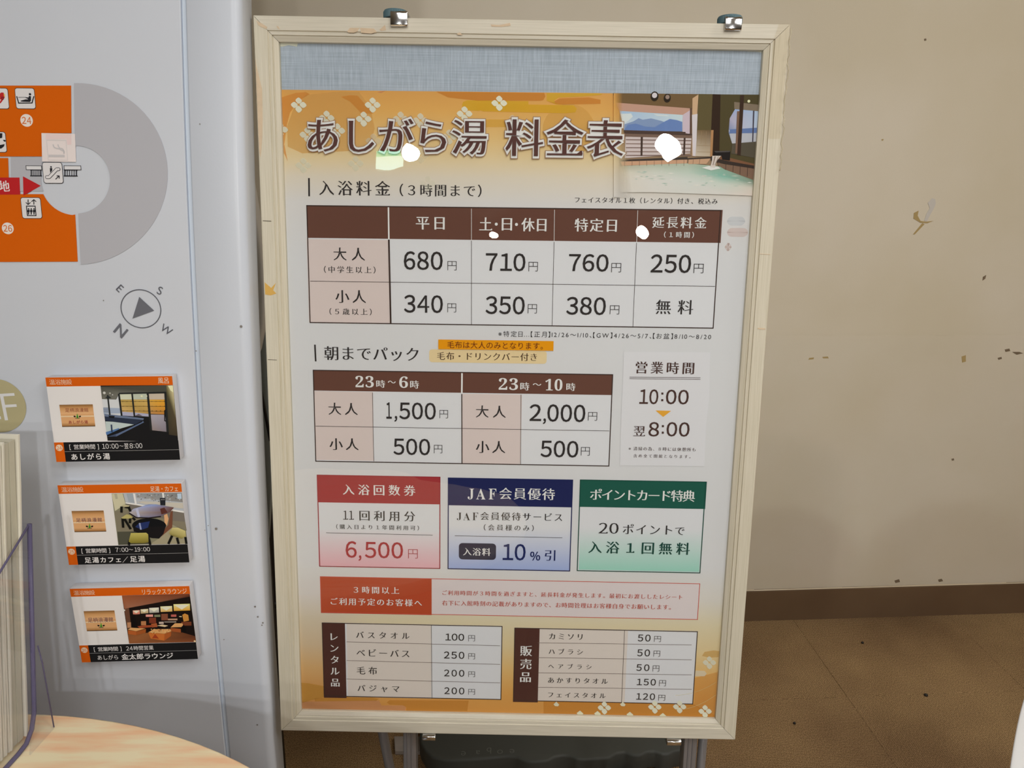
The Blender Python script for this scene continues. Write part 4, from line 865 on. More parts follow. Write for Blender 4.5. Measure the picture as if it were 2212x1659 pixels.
#print('groove', [round(bsh(*q)[0], 4) for q in ((392, 0), (403, 300), (420, 780), (442, 1120), (490, 1650))], 'edge', [round(bsh(*q)[0], 4) for q in ((515, 0), (522, 300), (545, 950), (572, 1350), (603, 1659))])
board = tag(empty('guide_board', tuple(bpt(-.25, 0))), 'tall white floor guide board with orange floor plan, bowed face and rounded edge', 'guide board')
bpy.context.view_layer.update(); BI = board.matrix_world.inverted()
def sweep(name, prof, h0, h1, mat, parent, smooth=True, step=.05):
    """profile of (s, depth behind the face) swept up the bowed face"""
    bm = bmesh.new(); n = max(2, int((h1-h0)/step)); rings = []
    for i in range(n+1):
        h = h0+(h1-h0)*i/n; rings.append([bm.verts.new(BI @ bpt(s+BTILT*(h-1.15) if s > -.5 else s, h, -d)) for s, d in prof])
    m = len(prof)
    for a, b in zip(rings, rings[1:]):
        for k in range(m): bm.faces.new((a[k], a[(k+1) % m], b[(k+1) % m], b[k]))
    bm.faces.new(rings[0]); bm.faces.new(rings[-1]); o = bm_ob(name, bm, mat, parent)
    b = o.modifiers.new('bevel', 'BEVEL'); b.width = .0008; b.segments = 1; b.limit_method = 'ANGLE'; b.angle_limit = math.radians(50)
    return o
sweep('face_panel', [(-.62, .001), (-.62, .02), (SG-.0026, .02), (SG-.0026, .0)], .02, 1.98, M_WHITEP, board)
R_ = .011; arc = [(SE-R_+R_*math.sin(t), R_-R_*math.cos(t)+.0005) for t in [PI/2*i/9 for i in range(10)]]
sd = sweep('side_frame', [(SG+.0032, .05), (SG+.0032, .0025), (SG+.0044, .0005)]+[(SE-R_-.0012, .0005)]+arc+[(SE, .05)], .0, 2.0, M_WHITE, board)
for p in sd.data.polygons: p.use_smooth = True
sweep('groove_strip', [(SG-.0026, .012), (SG-.0026, .0045), (SG+.0032, .0045), (SG+.0032, .012)], .02, 1.98, plain('pale blue groove', C(182, 192, 204), .5), board)
def bink(reg='X', off=.0004): return Ink(lambda px, py: bsh(px, py), lambda s, h, z: BI @ bpt(s, h, off+z), reg, .0001)
# floor plan
OG, GY, WB, IK = C(196, 88, 4), C(166, 167, 174), C(203, 203, 206), C(34, 34, 40)
I = bink('M')
I.poly([(-260, 130), (798, 130), (803, 662), (470, 662), (478, 923), (-260, 923)], OG, 1); I.poly([(-260, 940), (94, 940), (100, 1160), (-260, 1160)], OG, 1)
I.poly([(124, 930), (482, 930), (474, 1000), (462, 1190), (470, 1250), (490, 1311), (130, 1315)], GY, 1)
import itertools
cx, cy = 420, 608
arc1 = [(cx+197*math.cos(t), cy+196*math.sin(t)) for t in [math.radians(a) for a in range(156, 90, -6)]]
I.poly([(-100, 688), (238, 688)]+arc1+[(416, 800), (430, 1060), (-100, 1062)], OG, 1, 'N')
outer = [(427+499*math.sin(t), 576-500*math.cos(t)) for t in [math.radians(a) for a in range(-2, 179, 5)]]; inner = [(420+188*math.sin(t), 608-187*math.cos(t)) for t in [math.radians(a) for a in range(176, -3, -6)]]
I.poly(outer+[(447, 1075), (433, 795)]+inner+[(415, 422)], GY, 1, 'N')
I.build('floor_plan', board, cut=.02)
I = bink('M'); RDc = C(172, 34, 38)
I.poly([(-260, 1159), (222, 1159), (230, 1350), (-260, 1352)], RDc, 2); I.text('地', -12, 1193, 116, 1316, C(228, 206, 206), 'bold', 3); I.build('destination_bar', board); I = bink('M'); I.poly([(260, 1145), (460, 1252), (266, 1362)], RDc, 2); I.build('destination_arrow', board)
for x, y, r, t in ((301, 520, 70, '24'), (90, 1728, 66, '26')):
    I = bink('M'); I.disc(x, y, r, C(216, 208, 202), 2); I.text(t, x-56*r/70, y-40*r/70, x+56*r/70, y+40*r/70, C(196, 104, 44), 'num', 3, mode='p'); I.build('number_mark', board)
def picto(x0, y0, x1, y1):
    I.rrect(x0, y0, x1, y1, .0028, IK, 3); I.rrect(x0+6, y0+6, x1-6, y1-6, .0024, C(206, 204, 206), 4)
I = bink('M'); picto(-128, 155, 112, 394)      # red heart sign, cut by the picture edge
I.poly([(-60, 225), (-30, 208), (0, 222), (20, 208), (45, 210), (62, 235), (58, 265), (20, 320), (0, 338), (-40, 300), (-62, 262)], C(176, 40, 40), 5); I.poly([(46, 212), (62, 235), (58, 262), (50, 250)], C(214, 180, 90), 6); I.text('D', 22, 258, 52, 290, IK, 'bold', 6, mode='p'); I.poly([(-20, 300), (6, 262), (0, 290), (20, 285), (-6, 330)], C(220, 210, 205), 6)
I.build('heart_sign', board)
I = bink('M'); picto(165, 155, 408, 394)
for a, b, c, d, w in ((192, 250, 214, 326, 12), (208, 327, 368, 326, 11), (364, 326, 384, 250, 12)): I.line(a, b, c, d, w*.0001, IK, 6)
wv = [(208+i*8, 262+(4 if i % 2 else -3)) for i in range(12)]
for p, q in zip(wv, wv[1:]): I.line(*p, *q, .0004, IK, 6)
I.disc(341, 228, 13, IK, 6); I.poly([(330, 246), (352, 250), (352, 300), (340, 314), (268, 312), (236, 308), (238, 300), (290, 286), (318, 286), (318, 280), (290, 268), (292, 262), (324, 264)], IK, 6); I.build('bath_sign', board)
I = bink('M'); picto(-150, 645, 86, 880); I.poly([(-60, 662), (32, 665), (30, 716), (0, 722), (-60, 715)], IK, 6); I.poly([(38, 738), (60, 738), (72, 750), (60, 760), (50, 755)], IK, 6); I.poly([(-60, 780), (10, 795), (58, 785), (50, 812), (20, 835), (-60, 838)], IK, 6); I.build('drink_sign', board)
I = bink('M')
for x0, x1 in ((290, 474), (716, 914)): I.frame(x0, 1024, x1, 1076, .0006, IK, 3); I.rect(x0+4, 1028, x1-4, 1072, C(204, 204, 207), 2)
for x0, x1, s_ in ((340, 474, 0), (716, 872, 0)):
    I.rect(x0, 1070, x1, 1080, IK, 3); I.rect(x0, 1135, x1, 1147, IK, 3); n = 6
    for i in range(n): x = x0+14+(x1-x0-28)*i/(n-1); I.line(x, 1078, x, 1138, .0007 if 0 < i < n-1 else .0012, IK, 3)
I.build('platform_mark', board)['kind'] = 'stuff'
I = bink('M'); picto(472, 986, 718, 1226); ctr = [(530, 1155), (556, 1155), (640, 1068), (662, 1066)]
def capsule(w, col, ly):
    for p, q in zip(ctr, ctr[1:]): I.line(*p, *q, w, col, ly)
    for i, p in enumerate(ctr): I.disc(p[0], p[1], w/2/.0001046, col, ly+.3)
capsule(.0040, IK, 6); capsule(.0028, C(206, 204, 206), 7); I.disc(577, 1041, 9, IK, 8); I.poly([(564, 1054), (590, 1054), (590, 1078), (570, 1108), (566, 1085)], IK, 8)
I.line(628, 1178, 668, 1142, .0009, IK, 8); I.line(640, 1140, 670, 1141, .0009, IK, 8); I.line(669, 1140, 668, 1170, .0009, IK, 8); I.build('escalator_sign', board)
I = bink('M'); picto(230, 1380, 480, 1620); I.frame(296, 1474, 414, 1590, .0010, IK, 6)
for x, d in ((320, 1), (384, -1)):
    I.line(x, 1405, x, 1462, .0010, IK, 6); yt = 1462 if d > 0 else 1406
    for s_ in (-1, 1): I.line(x, yt, x+26*s_, yt-24*d, .0009, IK, 6)
for x in (325, 355, 386): I.disc(x, 1510, 8, IK, 6); I.poly([(x-12, 1520), (x+12, 1520), (x+13, 1545), (x+6, 1548), (x+6, 1574), (x-6, 1574), (x-6, 1548), (x-13, 1545)], IK, 6)
I.build('lift_sign', board)
# pale sticker pasted over the old smoking sign
I = bink('M'); I.poly([(470, 662), (846, 672), (858, 985), (478, 982)], C(214, 205, 204), 8); I.poly([(520, 672), (805, 674), (806, 790), (760, 795), (750, 730), (520, 735)], C(213, 193, 193), 9); I.frame(526, 740, 768, 970, .0006, C(196, 192, 192), 10); I.rect(550, 905, 732, 932, C(186, 182, 184), 10)
for k, off in enumerate((0, 34)):
    P = [(600+off*1.6, 790), (612+off*1.6, 822), (640+off*1.2, 835), (672+off, 838), (700+off*.6, 858), (724, 866+off*.2), (722, 892)]
    for p, q in zip(P, P[1:]): I.line(*p, *q, .0014, C(186, 183, 185), 10)
I.build('cover_sticker', board)
# compass
I = bink('Q'); GC = C(98, 100, 108); I.disc(827, 752, 428, C(86, 88, 96), 2, n=56, inner=408, ry=419); I.poly([(792, 500), (1108, 790), (650, 957)], GC, 2)
I.letter('E', 385, 322, 160, -47, C(86, 88, 96)); I.letter('S', 1228, 368, 172, -24, C(86, 88, 96)); I.letter('W', 1365, 1190, 158, -36, C(86, 88, 96)); I.letter('N', 403, 1216, 236, -42, GC, 'bold'); I.letter('N', 405, 1216, 232, -42, GC, 'bold', 4)
I.build('compass_mark', board)
I = bink('R'); I.disc(-20, 400, 255, C(168, 160, 124), 1, n=56); I.letter('F', 88, 408, 236, 3, C(206, 206, 206), 'thin', 3); I.letter('2', -85, 408, 236, 3, C(206, 206, 206), 'thin', 3); I.build('storey_badge', board)
rr = random.Random(9); I = bink('X')
for x, y, r in ((467, 1142, 3), (424, 758, 1.4), (521, 705, 3), (551, 1310, 2.2), (557, 1332, 2), (568, 1345, 2), (566, 1350, 1.6), (484, 1381, 1.3), (556, 1565, 1.8), (450, 1135, 1.2), (443, 1145, 1), (432, 268, 1.3), (224, 649, 1.3)): I.disc(x, y, r, C(120, 116, 112), 2, n=8)
I.build('scuff_specks', board)['kind'] = 'stuff'
# ------------------------------------------------------------------ three small facility plates stuck to the board
M_FOAM = plain('grey foam board edge', C(190, 188, 190), .6)
def plate(corn, reg, label, draw):
    T = .0145; P4 = []
    s_, h_ = bsh(sum(c[0] for c in corn)/4, sum(c[1] for c in corn)/4, T); n = (-WN+Vector((0, 0, yder(h_)))).normalized(); O = bpt(s_, h_, T+.001); up = n.cross(WU).normalized(); up = up if up.z > 0 else -up
    def fl(px, py): p = hit_plane(px, py, O, n)-O; return p.dot(WU), p.dot(up)
    c = [fl(*q) for q in corn]; w = ((c[1][0]-c[0][0])+(c[2][0]-c[3][0]))/2; h = ((c[0][1]-c[3][1])+(c[1][1]-c[2][1]))/2; mx = sum(q[0] for q in c)/4; my = sum(q[1] for q in c)/4
    # small roll of the plate, taken from its long edges
    rl = math.atan2((c[1][1]-c[0][1])+(c[2][1]-c[3][1]), 2*w); X = WU*math.cos(rl)+up*math.sin(rl); Z = up*math.cos(rl)-WU*math.sin(rl); Cn = O+WU*mx+up*my-n*T
    M = Matrix(((X.x, -n.x, Z.x, Cn.x), (X.y, -n.y, Z.y, Cn.y), (X.z, -n.z, Z.z, Cn.z), (0, 0, 0, 1)))
    t = tag(empty('facility_plate', mat=M), label, 'plate', 'facility plates on the guide board')
    box('plate_body', (-w/2, -T, -h/2), (w/2, 0, h/2), M_FOAM, t, bevel=.0006)
    MI = M.inverted()
    def fl2(px, py): p = MI @ hit_plane(px, py, O, n); return p.x, p.z
    # straighten: map measured corners to the true rectangle
    k = [fl2(*q) for q in corn]
    def fl3(px, py):
        x, z = fl2(px, py)
        for _ in range(1): 
            v = (k[0][1]-z)/(k[0][1]-k[3][1]); xl = k[0][0]+(k[3][0]-k[0][0])*v; xr = k[1][0]+(k[2][0]-k[1][0])*v; u = (x-xl)/(xr-xl); zt = k[0][1]+(k[1][1]-k[0][1])*u; zb = k[3][1]+(k[2][1]-k[3][1])*u; v = (zt-z)/(zt-zb)
        return -w/2+u*w, h/2-v*h
    draw(Ink(fl3, lambda a, b, z: (a, -T-.0004-z, b), reg), t, (w, h)); return t
OGP = C(198, 88, 12); BK = C(24, 24, 26); TW = C(214, 212, 212)
def base_print(I, t, dims, right, head2, num, hours, title, split):
    w, h = dims
    def R(u0, v0, u1, v1, col, ly, col2=None):
        c2 = col2 or col; I.face([(-w/2+u0*w, h/2-v1*h), (-w/2+u1*w, h/2-v1*h), (-w/2+u1*w, h/2-v0*h), (-w/2+u0*w, h/2-v0*h)], [c2, c2, col, col], ly*I.step)
    R(0, 0, 1, 1, TW, 0); R(0, 0, 1, .105, OGP, 1); R(0, .765, .075, 1, OGP, 2); R(.075, .765, 1, 1, BK, 1); R(.075, .875, 1, .879, C(150, 150, 150), 3)
    def T_(tx, u0, v0, u1, v1, col, st='bold', mode='c'):
        a0, b0, a1, b1 = -w/2+u0*w, h/2-v0*h, -w/2+u1*w, h/2-v1*h; keep = I.fl; I.fl = lambda x, y: (x, y); I.text(tx, a0, b0, a1, b1, col, st, 5, 'X', mode); I.fl = keep
    T_('温浴施設', .028, .022, .205, .084, C(232, 190, 160), 'sans'); T_(head2, *right, C(236, 206, 184), 'sans')
    c = (-w/2+.0375*w, h/2-.83*h); r = .0275*w
    for i in range(20): I.face([c, (c[0]+r*math.cos(2*PI*i/20), c[1]+r*math.sin(2*PI*i/20)), (c[0]+r*math.cos(2*PI*(i+1)/20), c[1]+r*math.sin(2*PI*(i+1)/20))], [C(228, 196, 172)]*3, 3*I.step)
    T_(num, .017, .81, .058, .852, C(196, 100, 40), 'sans', 'p'); T_('[', .12, .793, .13, .858, TW, 'sans'); T_('営業時間', .155, .792, .325, .852, TW, 'sans'); T_(']', .345, .793, .355, .858, TW, 'sans')
    for q in hours: T_(q[0], *q[1:5], TW, q[5] if len(q) > 5 else 'sans', q[6] if len(q) > 6 else 'c')
    for q in title: T_(q[0], *q[1:5], TW, q[5] if len(q) > 5 else 'bold')
def scroll(I, x0, y0, x1, y1, two):
    TN, TNE = C(204, 156, 108), C(120, 84, 44); a0, b0 = I.ab(x0, y0); a1, b1 = I.ab(x1, y1)
    def band(f0, f1, c, c2, ly): u, v = b0+(b1-b0)*f0, b0+(b1-b0)*f1; I.face([(a0, v), (a1, v), (a1, u), (a0, u)], [c2, c2, c, c], ly*I.step)
    band(0, 1, TN, TN, 2); band(0, .16, TNE, C(190, 142, 92), 3); band(.16, .42, C(190, 142, 92), C(212, 168, 122), 3); band(.8, .97, C(206, 160, 112), C(146, 100, 54), 3); band(.97, 1, C(72, 50, 28), C(72, 50, 28), 3)
    m = .53 if two else .55; band(m-.03, m+.03, C(222, 190, 154), C(222, 190, 154), 4)
def emblem(I, x, y, s):
    I.poly([(x-14*s, y+28*s), (x-16*s, y), (x-8*s, y-12*s), (x-4*s, y-42*s), (x+6*s, y-30*s), (x+12*s, y-8*s), (x+18*s, y+4*s), (x+14*s, y+28*s)], C(88, 150, 50), 6); I.poly([(x-3*s, y+26*s), (x-6*s, y+4*s), (x+2*s, y-6*s), (x+7*s, y+6*s), (x+5*s, y+26*s)], C(40, 100, 40), 7)
    for d in (-1, 1): I.poly([(x+d*22*s, y+6*s), (x+d*34*s, y-8*s), (x+d*54*s, y-10*s), (x+d*60*s, y+2*s), (x+d*48*s, y+14*s), (x+d*30*s, y+16*s)], C(26, 26, 24), 6)
    I.rect(x-38*s, y+30*s, x+38*s, y+36*s, C(70, 72, 50), 6)
LB = C(110, 62, 52)
def draw1(I, t, d):
    base_print(I, t, d, (.885, .018, .97, .085), '風呂', '24', [('10', .38, .79, .435, .85, 'sans', 'p'), ('00', .458, .79, .513, .85, 'sans', 'p'), ('：', .445, .8, .45, .845), ('～', .52, .812, .553, .826), ('翌', .56, .79, .594, .852), ('8', .603, .79, .63, .85, 'sans', 'p'), ('：', .638, .8, .643, .845), ('00', .652, .79, .705, .85, 'sans', 'p')], [('あしがら湯', .125, .902, .435, .98)], .43)
    I.build('face_print', t)
    I.__init__(I.fl, I.pl, I.reg); scroll(I, 224, 546, 780, 890, True); I.text('足柄浪漫館', 312, 598, 684, 658, C(146, 86, 62), 'sans', 6); emblem(I, 503, 728, 1.0); I.text('あしがら湯', 358, 796, 668, 846, C(156, 84, 66), 'bold', 6)
    for i in range(22): a = PI*i/21; I.line(500-205*math.cos(a), 600-30*math.sin(a), 500-205*math.cos(a+.15), 600-30*math.sin(a+.15), .0003, C(176, 124, 74), 5)
    I.build('scroll_emblem', t)
    I.__init__(I.fl, I.pl, I.reg); P = I.poly
    P([(890, 240), (2040, 236), (2092, 1130), (966, 1118)], BK, 3)
    P([(893, 255), (1935, 240), (1930, 345), (1180, 370), (1120, 465), (905, 455)], [C(70, 70, 62)]*3+[C(104, 104, 96)]*3, 4)
    P([(905, 455), (1130, 462), (1180, 372), (1210, 720), (930, 690)], C(196, 200, 204), 4); P([(918, 590), (1180, 600), (1205, 680), (925, 690)], C(150, 164, 186), 5)
    for i in range(5): I.line(925, 592+i*17, 1000, 592+i*17, .0004, C(70, 74, 84), 6)
    P([(1188, 372), (1385, 368), (1402, 470), (1190, 462)], C(196, 200, 178), 5); P([(1398, 366), (1630, 366), (1636, 466), (1400, 462)], C(176, 184, 168), 5); P([(1645, 372), (1908, 366), (1912, 470), (1646, 464)], C(184, 172, 156), 5)
    P([(1190, 462), (1640, 460), (1655, 690), (1210, 655)], [C(176, 150, 84), C(200, 168, 96), C(170, 136, 74), C(196, 164, 104)], 5); P([(1646, 462), (1912, 462), (1900, 700), (1655, 690)], [C(206, 160, 70), C(216, 156, 44), C(176, 116, 48), C(170, 128, 80)], 5)
    for y0, y1 in ((490, 492), (568, 574), (640, 652)):
        I.line(1195, y0, 1905, y1, .0005, C(86, 66, 32), 6)
        for i in range(11): x = 1235+i*66; I.poly([(x-14, y0+6), (x, y0-6), (x+14, y0+6)], C(92, 72, 36), 7)
    P([(1205, 655), (1400, 668), (1650, 692), (1648, 740), (1420, 730), (1210, 716)], C(160, 162, 186), 6); P([(1660, 700), (1900, 705), (1915, 975), (1675, 950)], [C(160, 156, 168), C(150, 146, 158), C(120, 114, 124), C(136, 124, 120)], 6)
    for q in ((1178, 370, 1210, 720, .0022), (1388, 366, 1412, 730, .0020), (1636, 364, 1668, 950, .0026), (1915, 350, 1930, 980, .0026), (1000, 390, 1022, 710, .0018), (1180, 366, 1925, 350, .0018), (1412, 728, 1648, 742, .0014)): I.line(*q, C(34, 36, 36), 8)
    P([(930, 690), (1180, 716), (1560, 760), (1550, 790), (940, 730)], C(96, 110, 136), 7); P([(935, 730), (1550, 785), (1420, 860), (945, 800)], C(40, 48, 66), 7); P([(945, 810), (1120, 818), (1400, 860), (1160, 930), (955, 985)], C(176, 190, 190), 6); P([(960, 1055), (1140, 1000), (1530, 820), (1545, 800), (1560, 825), (1110, 1050), (1105, 1010)], C(84, 100, 132), 8); P([(945, 980), (1160, 915), (1160, 935), (955, 1030)], C(76, 110, 160), 7)
    P([(1000, 716), (1100, 722), (1085, 760), (1010, 750)], C(24, 26, 30), 8); I.line(1040, 860, 1045, 980, .0018, C(44, 58, 84), 9)
    P([(1935, 240), (2040, 238), (2070, 800), (2085, 1040), (1950, 1020), (1930, 345)], [C(110, 104, 70), C(216, 206, 160), C(78, 68, 50), C(60, 52, 40), C(56, 50, 40), C(70, 66, 48)], 7); P([(1960, 242), (2036, 240), (2042, 350), (2000, 320)], C(236, 226, 176), 9)
    for q in ((1898, 632, 1892, 800), (1898, 632, 1915, 630), (1892, 800, 1915, 805)): I.line(*q, .0012, C(20, 20, 20), 10)
    for x, y, r, c in ((1540, 408, 16, C(236, 226, 180)), (1620, 405, 10, C(230, 224, 186)), (950, 355, 22, C(190, 190, 186)), (1040, 360, 14, C(170, 170, 160)), (1080, 385, 10, C(190, 190, 190))): I.disc(x, y, r, c, 10)
    P([(960, 430), (1010, 400), (1060, 435), (1000, 440)], C(40, 44, 46), 10); P([(1420, 720), (1480, 690), (1540, 720)], C(96, 84, 92), 9)
    I.build('facility_picture', t)
def draw2(I, t, d):
    base_print(I, t, d, (.745, .028, .97, .095), '足湯・カフェ', '25', [('7', .40, .79, .425, .845, 'sans', 'p'), ('：', .435, .8, .44, .84), ('00', .45, .79, .505, .845, 'sans', 'p'), ('～', .51, .81, .545, .824), ('19', .555, .79, .605, .845, 'sans', 'p'), ('：', .615, .8, .62, .84), ('00', .63, .79, .685, .845, 'sans', 'p')], [('足湯カフェ', .135, .905, .435, .98), ('／', .445, .905, .495, .985, 'sans'), ('足湯', .51, .90, .635, .98)], .43)
    I.build('face_print', t)
    I.__init__(I.fl, I.pl, I.reg); scroll(I, 268, 542, 808, 868, False); I.text('足柄浪漫館', 332, 652, 750, 712, C(112, 76, 80), 'sans', 6); emblem(I, 546, 782, 1.0); I.build('scroll_emblem', t)
    I.__init__(I.fl, I.pl, I.reg); P = I.poly
    P([(915, 262), (2026, 246), (2096, 1062), (992, 1084)], C(128, 126, 104), 3)
    P([(918, 266), (1090, 262), (1130, 430), (960, 540), (925, 330)], C(190, 186, 158), 4); P([(955, 262), (1000, 262), (1012, 345), (975, 350)], C(166, 162, 140), 5)
    P([(1100, 262), (2026, 246), (2052, 560), (1280, 440), (1130, 400)], C(170, 176, 184), 4); P([(1150, 262), (1250, 260), (1275, 410), (1180, 392)], C(150, 160, 170), 5); P([(1300, 262), (2026, 250), (2040, 400), (1310, 330)], [C(140, 146, 152), C(120, 124, 126), C(130, 128, 126), C(150, 152, 156)], 5)
    rq = random.Random(4)
    for i in range(60): x, y = rq.uniform(1310, 2000), rq.uniform(265, 400); w = rq.uniform(8, 34); P([(x, y), (x+w, y-6), (x+w*.8, y+12), (x+3, y+10)], rq.choice([C(186, 190, 194), C(100, 100, 104), C(140, 132, 124), C(170, 176, 186)]), 6)
    P([(1310, 400), (1400, 385), (2040, 410), (2045, 500), (1500, 440)], C(186, 182, 172), 6)
    P([(1255, 260), (1285, 260), (1310, 420), (1280, 430)], C(216, 220, 224), 7); P([(1715, 252), (1745, 252), (1752, 330), (1722, 330)], C(214, 216, 220), 7); P([(1955, 262), (2020, 258), (2024, 345), (1960, 345)], C(176, 196, 220), 7)
    P([(1130, 400), (1310, 425), (2052, 540), (2054, 568), (1300, 445), (1136, 420)], C(216, 216, 214), 8); P([(1136, 420), (1300, 445), (2054, 568), (2070, 712), (1880, 690), (1190, 560)], C(112, 106, 98), 6); P([(950, 545), (1190, 520), (1280, 640), (1860, 690), (2070, 712), (2090, 850), (1400, 900), (985, 870)], C(122, 116, 98), 5)
    P([(985, 870), (1400, 860), (1500, 1060), (996, 1080)], C(74, 74, 62), 6); P([(1640, 980), (1870, 760), (2070, 860), (2094, 1060), (1500, 1066)], C(150, 144, 120), 6)
    P([(1840, 560), (1880, 520), (1862, 800), (1650, 970), (1640, 930), (1800, 760)], C(110, 70, 52), 8); I.disc(1495, 770, 270, C(16, 17, 20), 9, ry=128, n=40); P([(1240, 800), (1760, 780), (1720, 900), (1650, 976), (1530, 968), (1250, 860)], C(22, 20, 22), 10); P([(1275, 790), (1340, 730), (1510, 700), (1480, 800), (1380, 835)], C(34, 48, 96), 11); P([(1335, 728), (1360, 725), (1378, 832), (1352, 834)], C(140, 150, 186), 12)
    P([(1185, 560), (1260, 500), (1500, 430), (1620, 432), (1900, 480), (1840, 550), (1680, 620), (1500, 640), (1290, 632), (1200, 590)], [C(170, 164, 168), C(160, 166, 196), C(120, 136, 186), C(128, 146, 196), C(104, 70, 62), C(96, 66, 62), C(110, 104, 128), C(130, 132, 164), C(120, 124, 150), C(160, 156, 164)], 13)
    P([(1290, 500), (1330, 490), (1362, 630), (1322, 634)], C(176, 180, 206), 14); I.line(1186, 566, 1300, 640, .0016, C(30, 22, 22), 14); I.line(1300, 640, 1500, 646, .0016, C(30, 22, 22), 14); I.line(1500, 646, 1690, 622, .0016, C(30, 22, 22), 14); P([(1680, 500), (1750, 480), (1800, 560), (1700, 590)], C(84, 46, 40), 14)
    P([(1740, 600), (1790, 580), (1810, 660), (1780, 770), (1745, 720)], C(206, 160, 116), 12)
    P([(1682, 328), (1768, 330), (1766, 446), (1688, 440)], C(34, 36, 42), 15)
    for x in (1700, 1722, 1744): I.rect(x, 348, x+12, 358, C(190, 190, 190), 16)
    def stool(pts, c, legs):
        P(pts, c, 16)
        for l in legs: I.line(*l, .0030, C(18, 18, 16), 15)
    stool([(1165, 1020), (1205, 885), (1450, 880), (1480, 905), (1482, 1030), (1420, 1046), (1200, 1046)], [C(132, 124, 50), C(176, 168, 92), C(184, 176, 100), C(170, 160, 84), C(120, 110, 44), C(112, 104, 40), C(120, 112, 44)], ((1180, 1000, 1165, 1080), (1480, 950, 1508, 1074)))
    stool([(1810, 880), (1870, 800), (1960, 800), (2075, 850), (2078, 935), (2010, 975), (1840, 920)], [C(150, 140, 84), C(186, 178, 116), C(196, 188, 130), C(190, 182, 122), C(170, 160, 100), C(130, 120, 64), C(120, 112, 60)], ((1860, 925, 1795, 1060), (1935, 960, 1960, 1060), (2070, 950, 2085, 1060)))
    stool([(1060, 640), (1150, 585), (1210, 600), (1245, 640), (1180, 655), (1080, 655)], C(170, 162, 104), ((1080, 655, 1085, 800), (1110, 660, 1205, 825), (1200, 655, 1195, 730), (1240, 640, 1280, 680)))
    stool([(1060, 455), (1110, 430), (1200, 445), (1190, 465), (1120, 470)], C(176, 170, 136), ((1070, 465, 1066, 560), (1180, 460, 1210, 545), (1120, 470, 1190, 480)))
    I.build('facility_picture', t)
def draw3(I, t, d):
    base_print(I, t, d, (.60, .032, .975, .095), 'リラックスラウンジ', '26', [('24', .395, .795, .452, .85, 'sans', 'p'), ('時間営業', .46, .79, .63, .852)], [('あしがら', .14, .905, .315, .97, 'sans'), ('金太郎ラウンジ', .345, .895, .79, .98)], .43)
    I.build('face_print', t)
    I.__init__(I.fl, I.pl, I.reg); scroll(I, 312, 514, 838, 820, False); I.text('足柄浪漫館', 372, 616, 782, 682, C(112, 76, 80), 'sans', 6); emblem(I, 583, 738, 1.0); I.build('scroll_emblem', t)
    I.__init__(I.fl, I.pl, I.reg); P = I.poly
    P([(928, 266), (2008, 240), (2086, 1004), (1018, 1030)], C(48, 28, 18), 3); P([(928, 268), (2008, 244), (2010, 280), (1035, 460), (960, 478)], [C(140, 78, 46), C(104, 54, 32), C(70, 36, 24), C(150, 100, 76), C(140, 90, 66)], 4); P([(960, 478), (1035, 465), (1060, 760), (1000, 800)], C(96, 64, 48), 4)
    P([(1035, 460), (2010, 280), (2070, 920), (1500, 900), (1060, 760)], C(22, 14, 12), 4); P([(1005, 830), (1300, 860), (1700, 800), (2075, 910), (2084, 1002), (1018, 1028)], [C(132, 84, 48), C(140, 88, 50), C(110, 66, 38), C(86, 48, 30), C(120, 66, 38), C(142, 88, 52)], 5)
    for x0, y0, x1, y1, c, c2 in ((1095, 500, 1205, 566, C(224, 170, 150), C(196, 110, 90)), (1218, 482, 1340, 550, C(216, 206, 170), C(170, 150, 110)), (1355, 460, 1510, 540, C(214, 212, 200), C(160, 160, 150)), (1535, 436, 1722, 524, C(236, 220, 170), C(206, 166, 92)), (1745, 400, 2005, 508, C(240, 216, 140), C(206, 150, 50))):
        P([(x0, y0), (x1, y0-8), (x1+2, y1-8), (x0+3, y1)], [c, c, c2, c2], 6); P([(x0+12, y0+14), ((x0+x1)/2, y0+4), (x1-12, y0+10), ((x0+x1)/2, y1-22)], C(244, 234, 196), 7)
    for q, c in (((1300, 565, 1415, 600), C(216, 150, 140)), ((1435, 568, 1530, 602), C(120, 124, 96)), ((1545, 555, 1650, 655), C(122, 72, 52)), ((1700, 565, 1785, 600), C(176, 92, 84)), ((1350, 615, 1460, 700), C(116, 52, 34)), ((1650, 630, 1800, 655), C(176, 140, 116)), ((1220, 670, 1300, 735), C(170, 116, 76)), ((1000, 690, 1060, 775), C(176, 128, 92)), ((1505, 680, 1580, 715), C(176, 160, 150)), ((1590, 675, 1780, 690), C(150, 140, 130)), ((1860, 680, 2020, 740), C(110, 58, 36))): P([(q[0], q[1]), (q[2], q[1]-3), (q[2], q[3]), (q[0], q[3])], c, 7)
    P([(1880, 570), (1920, 545), (1975, 570), (1985, 660), (1900, 676)], C(190, 132, 60), 8); P([(1830, 590), (1870, 590), (1870, 605), (1830, 600)], C(220, 200, 160), 8)
    P([(1070, 560), (1130, 560), (1165, 790), (1085, 790)], C(16, 10, 10), 9)
    def crate(a, top, c, c2):
        P(a[:4], c, 10); P(a[4:8], c2, 11); P(top, C(206, 156, 100), 12)
    crate([(1008, 810), (1140, 830), (1140, 892), (1012, 872), (1140, 830), (1298, 790), (1292, 850), (1140, 892)], [(1008, 800), (1060, 770), (1290, 782), (1140, 826)], C(168, 88, 40), C(150, 80, 36))
    crate([(1330, 850), (1590, 870), (1582, 978), (1368, 945), (1590, 870), (1700, 830), (1690, 905), (1582, 978)], [(1330, 845), (1420, 795), (1690, 790), (1700, 826), (1590, 866)], C(186, 104, 46), C(160, 84, 38))
